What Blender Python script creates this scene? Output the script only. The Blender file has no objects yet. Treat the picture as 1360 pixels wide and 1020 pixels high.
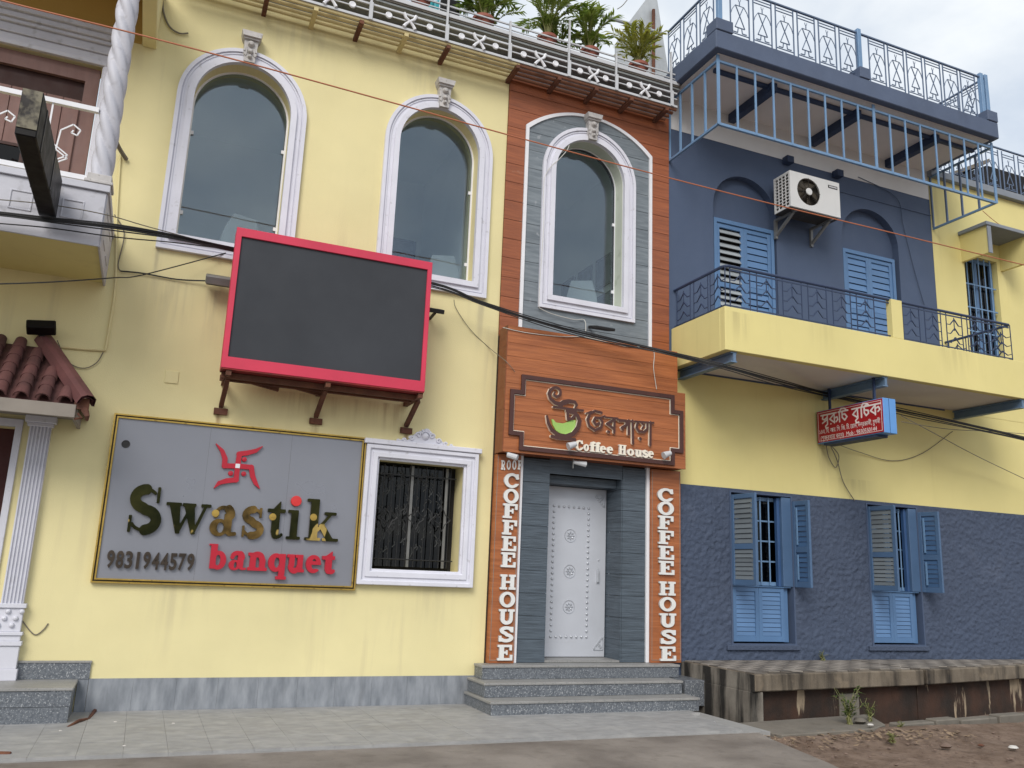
import bpy, bmesh, math, random
import numpy as np
from mathutils import Vector, Matrix, noise as mnoise
from mathutils.geometry import tessellate_polygon, delaunay_2d_cdt
rnd = random.Random(7)
R = math.radians
scene = bpy.context.scene
COL = scene.collection

# ------------------------------------------------------------------ camera
# X runs along the street front, Y into the buildings (the yellow front is y = 0), Z up.
FPX, PITCH, ROLL, YAW = 1130.41, R(12.6458), R(2.2802), R(22.6347)
CAM = Vector((0, -9.2, 1.397))
fwd = Vector((math.sin(YAW)*math.cos(PITCH), math.cos(YAW)*math.cos(PITCH), math.sin(PITCH)))
rgt0 = Vector((math.cos(YAW), -math.sin(YAW), 0)); up0 = rgt0.cross(fwd)
rgt = rgt0*math.cos(ROLL) + up0*math.sin(ROLL); upv = rgt.cross(fwd)
cam = bpy.data.cameras.new('camera'); camo = bpy.data.objects.new('camera', cam); COL.objects.link(camo)
camo.matrix_world = Matrix(((rgt.x, upv.x, -fwd.x, CAM.x), (rgt.y, upv.y, -fwd.y, CAM.y), (rgt.z, upv.z, -fwd.z, CAM.z), (0, 0, 0, 1)))
cam.sensor_width = 36; cam.lens = 36*FPX/1360; cam.clip_end = 2000
scene.camera = camo

def P(x, y, Y=0.0):
    """photo pixel -> point on the vertical plane y = Y"""
    d = fwd*FPX + rgt*(x-680) - upv*(y-510)
    return CAM + d*((Y-CAM.y)/d.y)

# ------------------------------------------------------------------ sky, sun, exposure
SUN_EL, SUN_AZ = R(38), R(214)          # azimuth clockwise from +Y: from the street side, a little from the left
w = bpy.data.worlds.new('World'); scene.world = w; w.use_nodes = True
nt = w.node_tree; nt.nodes.clear()
def WN(t, **k):
    n = nt.nodes.new(t)
    for a, b in k.items(): setattr(n, a, b)
    return n
sky = WN('ShaderNodeTexSky', sky_type='NISHITA', sun_disc=False, sun_elevation=SUN_EL, sun_rotation=SUN_AZ, dust_density=2.5)
tc = WN('ShaderNodeTexCoord'); sep = WN('ShaderNodeSeparateXYZ'); nt.links.new(tc.outputs['Generated'], sep.inputs[0])
zz = WN('ShaderNodeMath', operation='MAXIMUM'); nt.links.new(sep.outputs[2], zz.inputs[0]); zz.inputs[1].default_value = 0.0
za = WN('ShaderNodeMath', operation='ADD'); nt.links.new(zz.outputs[0], za.inputs[0]); za.inputs[1].default_value = 0.25
dx = WN('ShaderNodeMath', operation='DIVIDE'); nt.links.new(sep.outputs[0], dx.inputs[0]); nt.links.new(za.outputs[0], dx.inputs[1])
dy = WN('ShaderNodeMath', operation='DIVIDE'); nt.links.new(sep.outputs[1], dy.inputs[0]); nt.links.new(za.outputs[0], dy.inputs[1])
cmb = WN('ShaderNodeCombineXYZ'); nt.links.new(dx.outputs[0], cmb.inputs[0]); nt.links.new(dy.outputs[0], cmb.inputs[1])
cn = WN('ShaderNodeTexNoise'); cn.inputs['Scale'].default_value = 2.6; cn.inputs['Detail'].default_value = 7; cn.inputs['Roughness'].default_value = .55
cn.inputs['Distortion'].default_value = .15
nt.links.new(cmb.outputs[0], cn.inputs['Vector'])
cr = WN('ShaderNodeValToRGB'); nt.links.new(cn.outputs['Fac'], cr.inputs[0])
cr.color_ramp.elements[0].position = .36; cr.color_ramp.elements[0].color = (.58, .66, .77, 1)
cr.color_ramp.elements[1].position = .64; cr.color_ramp.elements[1].color = (.96, .99, 1.0, 1)
cm = WN('ShaderNodeVectorMath', operation='SCALE'); cm.inputs['Scale'].default_value = 9.0; nt.links.new(cr.outputs[0], cm.inputs[0])
mx = WN('ShaderNodeMix', data_type='RGBA'); mx.inputs[0].default_value = .82
nt.links.new(sky.outputs[0], mx.inputs[6]); nt.links.new(cm.outputs[0], mx.inputs[7])
bg = WN('ShaderNodeBackground'); bg.inputs[1].default_value = .085; nt.links.new(mx.outputs[2], bg.inputs[0])
wo = WN('ShaderNodeOutputWorld'); nt.links.new(bg.outputs[0], wo.inputs[0])

sl = bpy.data.lights.new('sun', 'SUN'); sl.energy = 1.5; sl.angle = R(30); sl.color = (1, .96, .9)
so = bpy.data.objects.new('sun', sl); COL.objects.link(so)
sd = Vector((math.sin(SUN_AZ)*math.cos(SUN_EL), math.cos(SUN_AZ)*math.cos(SUN_EL), math.sin(SUN_EL)))
so.rotation_euler = sd.to_track_quat('Z', 'Y').to_euler(); so.location = (4, -12, 14)
scene.view_settings.view_transform = 'Standard'; scene.view_settings.look = 'None'
scene.view_settings.exposure = 0.62; scene.view_settings.gamma = 1
scene.cycles.max_bounces = 8; scene.cycles.transparent_max_bounces = 12

# ------------------------------------------------------------------ materials (all procedural)
def srgb(r, g, b):
    f = lambda c: c/12.92 if c <= .04045 else ((c+.055)/1.055)**2.4
    return tuple(f(v/255) for v in (r, g, b))
MATS = {}
def mk(name, col, rough=.7, var=.1, vs=2.5, col2=None, c2fac=.5, bump=0, bs=60, stretch=(1, 1, 1), streak=0, scol=(.05, .045, .04),
       sscale=(5, 5, .35), srange=(.55, .75), spatch=True, speck=0, spcol=(.02, .02, .02), spscale=60, sprange=(.62, .7), metal=0, spec=.5, rand=0, coat=0, bd=.01):
    m = bpy.data.materials.new(name); m.use_nodes = True; MATS[name] = m
    t = m.node_tree; N = t.nodes; L = t.links.new; b = N['Principled BSDF']
    geo = N.new('ShaderNodeNewGeometry'); pos = geo.outputs['Position']
    def noise(scale, vec, det=5, rg=.55):
        n = N.new('ShaderNodeTexNoise'); n.inputs['Scale'].default_value = scale; n.inputs['Detail'].default_value = det
        n.inputs['Roughness'].default_value = rg; L(vec, n.inputs['Vector']); return n.outputs['Fac']
    def mapv(s):
        n = N.new('ShaderNodeVectorMath'); n.operation = 'MULTIPLY'; L(pos, n.inputs[0]); n.inputs[1].default_value = s; return n.outputs[0]
    def remap(v, a, b_, c, d):
        n = N.new('ShaderNodeMapRange'); L(v, n.inputs[0])
        for i, q in enumerate((a, b_, c, d)): n.inputs[1+i].default_value = q
        return n.outputs[0]
    def mix(fac, a, c, mode='MIX'):
        n = N.new('ShaderNodeMix'); n.data_type = 'RGBA'; n.blend_type = mode
        if hasattr(fac, 'is_output'): L(fac, n.inputs[0])
        else: n.inputs[0].default_value = fac
        for i, q in ((6, a), (7, c)):
            if hasattr(q, 'is_output'): L(q, n.inputs[i])
            else: n.inputs[i].default_value = (*q[:3], 1)
        return n.outputs[2]
    sv = mapv(stretch)
    n1 = noise(vs, sv)
    lo = tuple(c*(1-var) for c in col); hi = tuple(min(1, c*(1+var)) for c in col)
    if col2 is not None: lo, hi = col, col2
    base = mix(remap(n1, .5-.22/max(c2fac, .1)*.5, .5+.22/max(c2fac, .1)*.5, 0, 1), lo, hi)
    if rand:
        oi = N.new('ShaderNodeObjectInfo'); h = N.new('ShaderNodeHueSaturation'); L(base, h.inputs['Color'])
        L(remap(oi.outputs['Random'], 0, 1, 1-rand, 1+rand), h.inputs['Value']); base = h.outputs[0]
    if streak:
        s = noise(1, mapv(sscale), 6, .6); p = noise(.55, pos, 3)
        f = N.new('ShaderNodeMath'); f.operation = 'MULTIPLY'; L(remap(s, srange[0], srange[1], 0, streak), f.inputs[0]); L(remap(p, .42, .62, 0 if spatch else 1, 1), f.inputs[1])
        base = mix(f.outputs[0], base, scol)
    if speck:
        base = mix(remap(noise(spscale, pos, 2), sprange[0], sprange[1], 0, speck), base, spcol)
    L(base, b.inputs['Base Color'])
    b.inputs['Metallic'].default_value = metal; b.inputs['Specular IOR Level'].default_value = spec
    L(remap(noise(vs*3, pos, 3), .3, .7, max(0, rough-.08), min(1, rough+.08)), b.inputs['Roughness'])
    if coat: b.inputs['Coat Weight'].default_value = coat
    if bump:
        bn = N.new('ShaderNodeBump'); bn.inputs['Strength'].default_value = bump; bn.inputs['Distance'].default_value = bd
        L(noise(bs, sv, 6, .6), bn.inputs['Height']); L(bn.outputs[0], b.inputs['Normal'])
    return m

mk('yellow', (.72, .64, .345), .75, .07, .9, streak=.38, scol=(.42, .35, .22), bump=.25, bs=90)
mk('yellow_warm', (.70, .61, .26), .72, .06, .8, streak=.22, scol=(.36, .28, .12), bump=.25, bs=90)
mk('ochre', (.42, .26, .06), .8, .08, 1, bump=.2, bs=60)  # deep tone carries the shade under the left balcony roof
mk('trim', (.66, .66, .73), .5, .06, 3, bump=.15, bs=50, speck=.35, spcol=(.30, .29, .28), spscale=14, sprange=(.64, .74))
mk('trim_old', (.46, .44, .43), .65, .2, 8, bump=.4, bs=40, speck=.5, spcol=(.15, .14, .13), spscale=25)
mk('wood', srgb(136, 76, 41), .48, 0, col2=srgb(180, 109, 63), c2fac=.42, stretch=(1.3, 1.3, 22), vs=1.6, bump=.35, bs=3.5, rand=.07, streak=.2, scol=(.12, .05, .025), sscale=(1.0, 1, 30))
mk('wood_wall', srgb(124, 67, 40), .48, 0, col2=srgb(162, 93, 56), c2fac=.45, stretch=(1.3, 1.3, 22), vs=1.6, bump=.35, bs=3.5, rand=.06, streak=.2, scol=(.10, .04, .022), sscale=(1.0, 1, 30), speck=.12, spcol=(.45, .36, .28), spscale=9, sprange=(.70, .74))
mk('wood_rim', srgb(122, 66, 36), .5, .12, 3, stretch=(3, 3, 12), rand=.05)
mk('joint', (.035, .02, .012), .8)
mk('slate', srgb(54, 62, 70), .55, 0, col2=srgb(90, 102, 113), c2fac=.42, stretch=(1.6, 1.6, 26), vs=1.7, bump=.6, bs=3, rand=.05)
mk('slate_light', srgb(98, 107, 114), .6, 0, col2=srgb(126, 134, 140), c2fac=.6, stretch=(1.4, 1.4, 14), vs=2.2, bump=.3, bs=5, rand=.06, speck=.5, spcol=(.36, .38, .4), spscale=9, sprange=(.66, .72))
mk('dark_brown', srgb(72, 40, 34), .5, .15, 6)
mk('white_paint', (.74, .74, .77), .45, .05, 5)
mk('letter_white', (.70, .70, .68), .4, .06, 8)
mk('cream_letter', (.80, .74, .62), .4, .05, 8)
mk('steel_door', (.52, .54, .59), .42, .06, 1.6, metal=.15, streak=.25, scol=(.2, .2, .21), sscale=(4, 4, .6))
mk('steel_stud', (.50, .52, .56), .35, .1, 9, metal=.4)
mk('screen', (.046, .050, .058), .75, .12, 1.2, spec=.25)
mk('red_frame', srgb(200, 50, 78), .55, .1, 2, streak=.3, scol=srgb(176, 48, 66), sscale=(3, 3, 1))
mk('red_under', srgb(150, 34, 30), .7, .25, 3, col2=srgb(90, 30, 22), speck=.4, spcol=(.05, .025, .02), spscale=12)
mk('rust', (.075, .028, .018), .85, .4, 6, col2=(.16, .06, .03), bump=.4, bs=60)
mk('board_grey', srgb(136, 138, 146), .34, .05, .7, streak=.3, scol=srgb(156, 157, 166), sscale=(1.1, 1, .5), srange=(.45, .7), metal=.35)
mk('gold', (.46, .31, .075), .35, .2, 7, metal=.75, speck=.5, spcol=(.13, .08, .02), spscale=25)
mk('gold_mirror', (.008, .011, .004), .14, 0, col2=(.045, .042, .012), c2fac=.5, vs=4, metal=.9, speck=1, spcol=(.46, .32, .10), spscale=3.3, sprange=(.655, .67))  # base darkened to imitate the reflected dark street; noise adds worn gold patches
mk('gold_brown', (.03, .021, .008), .16, 0, col2=(.24, .145, .045), c2fac=.8, vs=5, metal=.9)
mk('emboss', (.055, .058, .06), .4, .2, 5)
mk('letter_brown', (.045, .032, .022), .35, .3, 8, metal=.3)
mk('letter_side', (.05, .035, .015), .4, .3, 8, metal=.5)
mk('letter_red', srgb(176, 20, 44), .4, .08, 6)
mk('letter_red_light', srgb(190, 60, 85), .3, .2, 10)
mk('dot_red', srgb(205, 48, 48), .4, .05, 6)
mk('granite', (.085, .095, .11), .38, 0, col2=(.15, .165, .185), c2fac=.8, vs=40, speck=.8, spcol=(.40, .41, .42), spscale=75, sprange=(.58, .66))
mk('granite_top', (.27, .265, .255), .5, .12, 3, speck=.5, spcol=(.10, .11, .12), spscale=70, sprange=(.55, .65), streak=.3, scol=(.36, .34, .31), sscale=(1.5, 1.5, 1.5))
mk('plinth_tile', srgb(112, 117, 124), .5, 0, col2=srgb(148, 152, 158), c2fac=.6, stretch=(5, 5, 1.4), vs=2.4, rand=.02, streak=.3, scol=srgb(112, 100, 82), sscale=(2.5, 2, .6))
mk('pave_tile', srgb(138, 138, 138), .6, 0, col2=srgb(160, 159, 158), c2fac=.55, stretch=(2.2, 4, 1), vs=2.6, rand=.03, speck=.35, spcol=srgb(176, 175, 172), spscale=4.5, sprange=(.56, .68), bump=.15, bs=30, streak=.35, scol=srgb(118, 114, 108), sscale=(1, 2, 1), srange=(.5, .7))
mk('grout', srgb(146, 145, 143), .9, .1, 8)
mk('road', srgb(106, 98, 91), .85, 0, col2=srgb(138, 130, 122), c2fac=.7, vs=1.3, bump=.5, bs=45, speck=.4, spcol=srgb(86, 78, 70), spscale=6, sprange=(.55, .75), bd=.012)
mk('dirt', srgb(106, 86, 71), .95, 0, col2=srgb(134, 114, 99), c2fac=.7, vs=4, bump=.9, bs=70, speck=.6, spcol=srgb(80, 60, 48), spscale=20, sprange=(.52, .7), bd=.02)
mk('pebble', srgb(128, 108, 96), .9, .25, 5, rand=.25)
mk('litter', srgb(138, 118, 96), .9, .3, 5, rand=.3)
mk('litter_pale', srgb(196, 192, 186), .8, .1, 5)
mk('concrete_dirty', srgb(94, 84, 72), .9, 0, col2=srgb(126, 115, 100), c2fac=.6, vs=3, bump=.5, bs=40, streak=.92, scol=srgb(26, 21, 17), sscale=(5, 5, .6), srange=(.45, .68), spatch=False, speck=.3, spcol=srgb(150, 134, 112), spscale=5, sprange=(.60, .70))
mk('concrete_rusty', srgb(70, 47, 35), .9, 0, col2=srgb(40, 30, 24), c2fac=.7, vs=2.2, bump=.5, bs=40, streak=.95, scol=srgb(170, 152, 128), sscale=(4.2, 4.2, .75), srange=(.61, .645), spatch=False, speck=.5, spcol=(.014, .012, .01), spscale=3.5, sprange=(.45, .65))
mk('concrete', srgb(112, 106, 97), .9, .15, 4, bump=.4, bs=50, speck=.4, spcol=srgb(80, 74, 62), spscale=7)
mk('platform_tile', srgb(132, 125, 117), .8, .14, 6, rand=.2, bump=.3, bs=50)
mk('platform_tile_dark', srgb(98, 92, 86), .85, .2, 6, rand=.25, bump=.3, bs=50)
mk('platform_gap', srgb(40, 36, 32), .95, .1, 8)
mk('navy', srgb(70, 84, 109), .7, .06, 1.1, bump=.25, bs=80, streak=.3, scol=srgb(82, 95, 120), sscale=(3, 3, .7))
mk('navy_slab', srgb(78, 90, 113), .75, .1, 2, bump=.3, bs=60, streak=.35, scol=srgb(60, 68, 88), sscale=(4, 4, .7))
mk('navy_plaster', srgb(68, 79, 100), .82, .1, 3, bump=.8, bs=26, bd=.02, streak=.55, scol=srgb(92, 100, 118), sscale=(1.2, 1.2, 1.4), speck=.3, spcol=srgb(48, 56, 74), spscale=3, sprange=(.52, .7))
mk('blue', srgb(84, 118, 158), .5, .07, 3, rand=.05, streak=.25, scol=srgb(66, 100, 146), sscale=(6, 6, 1))
mk('blue_dark', srgb(52, 84, 128), .55, .1, 3)
mk('slat_blue', srgb(88, 122, 163), .55, .06, 3, rand=.08)
mk('slat_grey', srgb(150, 156, 160), .6, .08, 5, rand=.12)
mk('bar_blue', srgb(106, 138, 172), .5, .08, 4)
mk('rail_blue', srgb(46, 60, 88), .5, .12, 6)
mk('rail_steel', srgb(92, 108, 132), .5, .12, 6)
mk('joist_navy', srgb(38, 54, 84), .6, .15, 4)
mk('joist_blue', srgb(100, 124, 150), .5, .12, 4, metal=.2)
mk('blue_mid', srgb(74, 101, 134), .55, .1, 3, rand=.06)
mk('slat_mid', srgb(62, 92, 128), .55, .1, 3, rand=.1)
mk('trim_mid', (.60, .60, .66), .55, .08, 3, bump=.15, bs=50, speck=.3, spcol=(.3, .29, .28), spscale=12, sprange=(.62, .74))
mk('concrete_black', srgb(104, 98, 90), .9, 0, col2=srgb(140, 134, 124), c2fac=.6, vs=3, bump=.5, bs=40, streak=.95, scol=srgb(20, 18, 16), sscale=(5, 4.5, .5), srange=(.44, .56), spatch=False)
mk('slat_dark', srgb(106, 114, 120), .6, .08, 5, rand=.12)
mk('trim_grey', (.50, .50, .55), .55, .08, 3, bump=.15, bs=50, speck=.4, spcol=(.25, .24, .24), spscale=10, sprange=(.6, .72))
mk('soffit', srgb(212, 207, 206), .85, .07, 1.2, streak=.2, scol=srgb(128, 122, 118), sscale=(2, 2, 2))
mk('offwhite', (.66, .66, .66), .8, .05, 2)
mk('grey_band', srgb(128, 134, 142), .8, .1, 3)
mk('roof_edge', srgb(138, 142, 142), .8, .12, 3, speck=.4, spcol=(.1, .1, .1), spscale=8)
mk('reveal', srgb(190, 196, 182), .8, .1, 2, speck=.3, spcol=srgb(120, 130, 100), spscale=5)
mk('room_wall', (.78, .79, .76), .9, .05, 2)
mk('dark_room', (.012, .011, .011), .9)  # near-black backing sheets: the dimness of unlit interiors is put into the colour
mk('maroon', (.06, .012, .014), .7)
mk('terracotta', srgb(72, 44, 43), .75, .2, 4, col2=srgb(100, 62, 60), rand=.12, bump=.3, bs=40)
mk('terracotta_hip', srgb(80, 46, 46), .7, .12, 4, col2=srgb(100, 60, 59))
mk('eave', srgb(136, 128, 119), .8, .1, 4, streak=.4, scol=srgb(110, 100, 90))
mk('mauve_wood', srgb(126, 96, 90), .65, .1, 3, stretch=(6, 6, 1), rand=.06)
mk('mauve_dark', srgb(64, 40, 36), .7, .1, 3)
mk('black', (.012, .012, .013), .5, .2, 5)
mk('black_rough', (.006, .005, .005), .5, .3, 3, bump=.1, spec=.2)
mk('peeled', (.20, .18, .13), .8, 0, col2=(.03, .026, .024), c2fac=1.5, vs=9)
mk('grey_metal', srgb(128, 128, 126), .5, .15, 6, metal=.4)
mk('white_metal', (.52, .53, .55), .5, .07, 5)
mk('pipe_yellow', srgb(196, 180, 132), .6, .1, 4)
mk('pipe_brown', srgb(122, 80, 58), .7, .15, 6)
mk('pot', srgb(142, 84, 70), .8, .15, 8, streak=.3, scol=srgb(176, 140, 124), sscale=(8, 8, 3))
mk('soil', (.03, .02, .015), .95)
mk('leaf', (.13, .21, .035), .5, 0, col2=(.30, .37, .07), c2fac=.7, vs=6, rand=.1)
mk('leaf_yellow', (.26, .29, .04), .5, 0, col2=(.42, .40, .07), c2fac=.7, vs=6)
mk('leaf_weed', (.06, .12, .025), .6, 0, col2=(.14, .20, .05), c2fac=.7, vs=14)
mk('stem', (.20, .20, .07), .6, .2, 8)
mk('teal', srgb(40, 150, 160), .6, .08, 2)
mk('zinc', srgb(176, 180, 182), .5, .15, 3, metal=.3, streak=.6, scol=srgb(80, 84, 88), sscale=(3, 3, 1))
mk('ac_white', (.68, .68, .67), .4, .03, 3, streak=.2, scol=(.5, .49, .46))
mk('ac_dark', (.03, .024, .018), .6, .2, 6)
mk('ac_fan', (.07, .055, .035), .5, .2, 6)
mk('sign_red', srgb(158, 20, 34), .4, .05, 3)
mk('sign_blue', srgb(92, 146, 206), .45, .05, 4)
mk('sign_white', (.72, .66, .66), .5, .03, 5)
mk('cable_black', (.012, .012, .013), .6)
mk('cable_grey', (.16, .14, .11), .7)
mk('cable_white', (.55, .54, .5), .6)
mk('cable_orange', srgb(176, 104, 70), .55)
mk('sprout', srgb(150, 186, 96), .5, .12, 4)
mk('cloth_white', (.42, .43, .44), .9)
mk('picture', (.10, .10, .11), .5, .5, 6)
mk('frame_dark', (.03, .025, .02), .5)

def stains(name, items, col):
    """run-down marks on a painted wall: (x, top z, half width, length, strength) each"""
    t = MATS[name].node_tree; N = t.nodes; L = t.links.new; b = N['Principled BSDF']; src = b.inputs['Base Color'].links[0].from_socket
    geo = N.new('ShaderNodeNewGeometry'); sp = N.new('ShaderNodeSeparateXYZ'); L(geo.outputs['Position'], sp.inputs[0])
    mp = N.new('ShaderNodeVectorMath'); mp.operation = 'MULTIPLY'; L(geo.outputs['Position'], mp.inputs[0]); mp.inputs[1].default_value = (14, 5, 1.1)
    ns = N.new('ShaderNodeTexNoise'); ns.inputs['Scale'].default_value = 1; ns.inputs['Detail'].default_value = 6; L(mp.outputs[0], ns.inputs['Vector'])
    def M(op, a, c):
        n = N.new('ShaderNodeMath'); n.operation = op
        for i, q in enumerate((a, c)):
            if hasattr(q, 'is_output'): L(q, n.inputs[i])
            elif q is not None: n.inputs[i].default_value = q
        return n.outputs[0]
    def rng(v, a, c, d, e):
        n = N.new('ShaderNodeMapRange'); n.interpolation_type = 'SMOOTHSTEP'; L(v, n.inputs[0])
        for i, q in enumerate((a, c, d, e)): n.inputs[1+i].default_value = q
        return n.outputs[0]
    tot = None; nz = rng(ns.outputs[0], .38, .62, .15, 1)
    for x, z, w_, l, s in items:
        fx = rng(M('ABSOLUTE', M('SUBTRACT', sp.outputs[0], x), None), w_*.2, w_, 1, 0)
        fz = M('MULTIPLY', rng(sp.outputs[2], z-l, z, 0, s), rng(sp.outputs[2], z, z+.015, 1, 0))
        f = M('MULTIPLY', M('MULTIPLY', fx, fz), nz); tot = f if tot is None else M('ADD', tot, f)
    mx = N.new('ShaderNodeMix'); mx.data_type = 'RGBA'; L(tot, mx.inputs[0]); L(src, mx.inputs[6]); mx.inputs[7].default_value = (*col, 1); L(mx.outputs[2], b.inputs['Base Color'])
stains('yellow', [(.42, 4.22, .22, .8, .42), (-.05, 4.25, .35, .8, .28), (-.22, 4.58, .06, .7, .5), (1.10, 4.58, .07, .5, .5), (2.08, 4.62, .06, .6, .45), (3.40, 4.62, .08, .8, .5), (1.7, 1.17, .5, .6, .14), (3.0, 1.23, .35, .7, .18), (.3, 1.17, .3, .6, .2), (3.55, 4.3, .12, 2.6, .25), (2.6, 7.6, .5, .9, .22), (.9, 7.6, .7, .7, .22)], (.30, .26, .19))
stains('yellow', [(.57, 2.91, .05, .35, .9), (1.55, 2.91, .06, .3, .9), (2.58, 2.91, .05, .3, .9), (1.6, 3.22, .9, .35, .35), (2.4, 3.22, .22, .45, .5)], (.26, .15, .07))
stains('yellow_warm', [(6.3, 4.6, .25, .5, .4), (7.6, 4.64, .3, .45, .2), (9.9, 4.64, .4, .5, .25), (8.6, 3.3, .2, .7, .5), (9.1, 2.9, .5, .3, .25), (11.9, 5.0, .4, .8, .3), (11.1, 7.9, .15, 2, .35)], (.33, .27, .13))
def leafy(name):
    m = MATS[name]; t = m.node_tree; N = t.nodes; L = t.links.new; b = N['Principled BSDF']; o = N['Material Output']
    tl = N.new('ShaderNodeBsdfTranslucent'); src = b.inputs['Base Color'].links[0].from_socket; L(src, tl.inputs[0])
    mx = N.new('ShaderNodeMixShader'); mx.inputs[0].default_value = .45; L(b.outputs[0], mx.inputs[1]); L(tl.outputs[0], mx.inputs[2]); L(mx.outputs[0], o.inputs[0])
for q in ('leaf', 'leaf_yellow', 'leaf_weed'): leafy(q)
def glass(name, tint, ior, refl=(1, 1, 1)):
    m = bpy.data.materials.new(name); m.use_nodes = True; MATS[name] = m
    t = m.node_tree; N = t.nodes; N.clear(); L = t.links.new
    tr = N.new('ShaderNodeBsdfTransparent'); tr.inputs[0].default_value = (*tint, 1)
    gl = N.new('ShaderNodeBsdfGlossy'); gl.inputs['Roughness'].default_value = .015; gl.inputs[0].default_value = (*refl, 1)
    lw = N.new('ShaderNodeLayerWeight'); lw.inputs[0].default_value = .5      # Schlick reflectance, same from both sides of the sheet
    pw = N.new('ShaderNodeMath'); pw.operation = 'POWER'; L(lw.outputs['Facing'], pw.inputs[0]); pw.inputs[1].default_value = 5
    fr = N.new('ShaderNodeMath'); fr.operation = 'MULTIPLY_ADD'; L(pw.outputs[0], fr.inputs[0]); fr.inputs[1].default_value = 1-ior; fr.inputs[2].default_value = ior
    geo = N.new('ShaderNodeNewGeometry'); n = N.new('ShaderNodeTexNoise'); n.inputs['Scale'].default_value = 1.1; L(geo.outputs['Position'], n.inputs['Vector'])
    bn = N.new('ShaderNodeBump'); bn.inputs['Strength'].default_value = .05; bn.inputs['Distance'].default_value = .05; L(n.outputs[0], bn.inputs['Height']); L(bn.outputs[0], gl.inputs['Normal'])
    mx = N.new('ShaderNodeMixShader'); o = N.new('ShaderNodeOutputMaterial')
    L(fr.outputs[0], mx.inputs[0]); L(tr.outputs[0], mx.inputs[1]); L(gl.outputs[0], mx.inputs[2]); L(mx.outputs[0], o.inputs[0])
glass('glass', (.82, .87, .88), .10, (.78, .88, 1.0))
glass('glass_dark', (.08, .09, .09), .025)

# ------------------------------------------------------------------ mesh helpers
def world_loc(o):
    l = Vector((0, 0, 0))
    while o is not None: l += o.location; o = o.parent
    return l
def thing(name, loc, label, cat, group=None):
    o = bpy.data.objects.new(name, None); COL.objects.link(o); o.location = loc; o.empty_display_size = .2
    return tag(o, label, cat, group)
def tag(o, label, cat, group=None):
    o['label'] = label; o['category'] = cat
    if group: o['group'] = group
    return o
def structure(o): o['kind'] = 'structure'; return o
def stuff(o): o['kind'] = 'stuff'; return o
def inst(mesh, name, loc, parent=None, rot=None):
    """a copy that shares mesh data; loc is a world position (parents are unrotated)"""
    o = bpy.data.objects.new(name, mesh); COL.objects.link(o); o.parent = parent
    o.location = Vector(loc) - (world_loc(parent) if parent else Vector((0, 0, 0)))
    if rot: o.rotation_euler = rot
    return o
def arc(cx, cy, rx, ry, a0, a1, n=14):
    return [(cx+rx*math.cos(R(a0+(a1-a0)*i/n)), cy+ry*math.sin(R(a0+(a1-a0)*i/n))) for i in range(n+1)]

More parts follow.
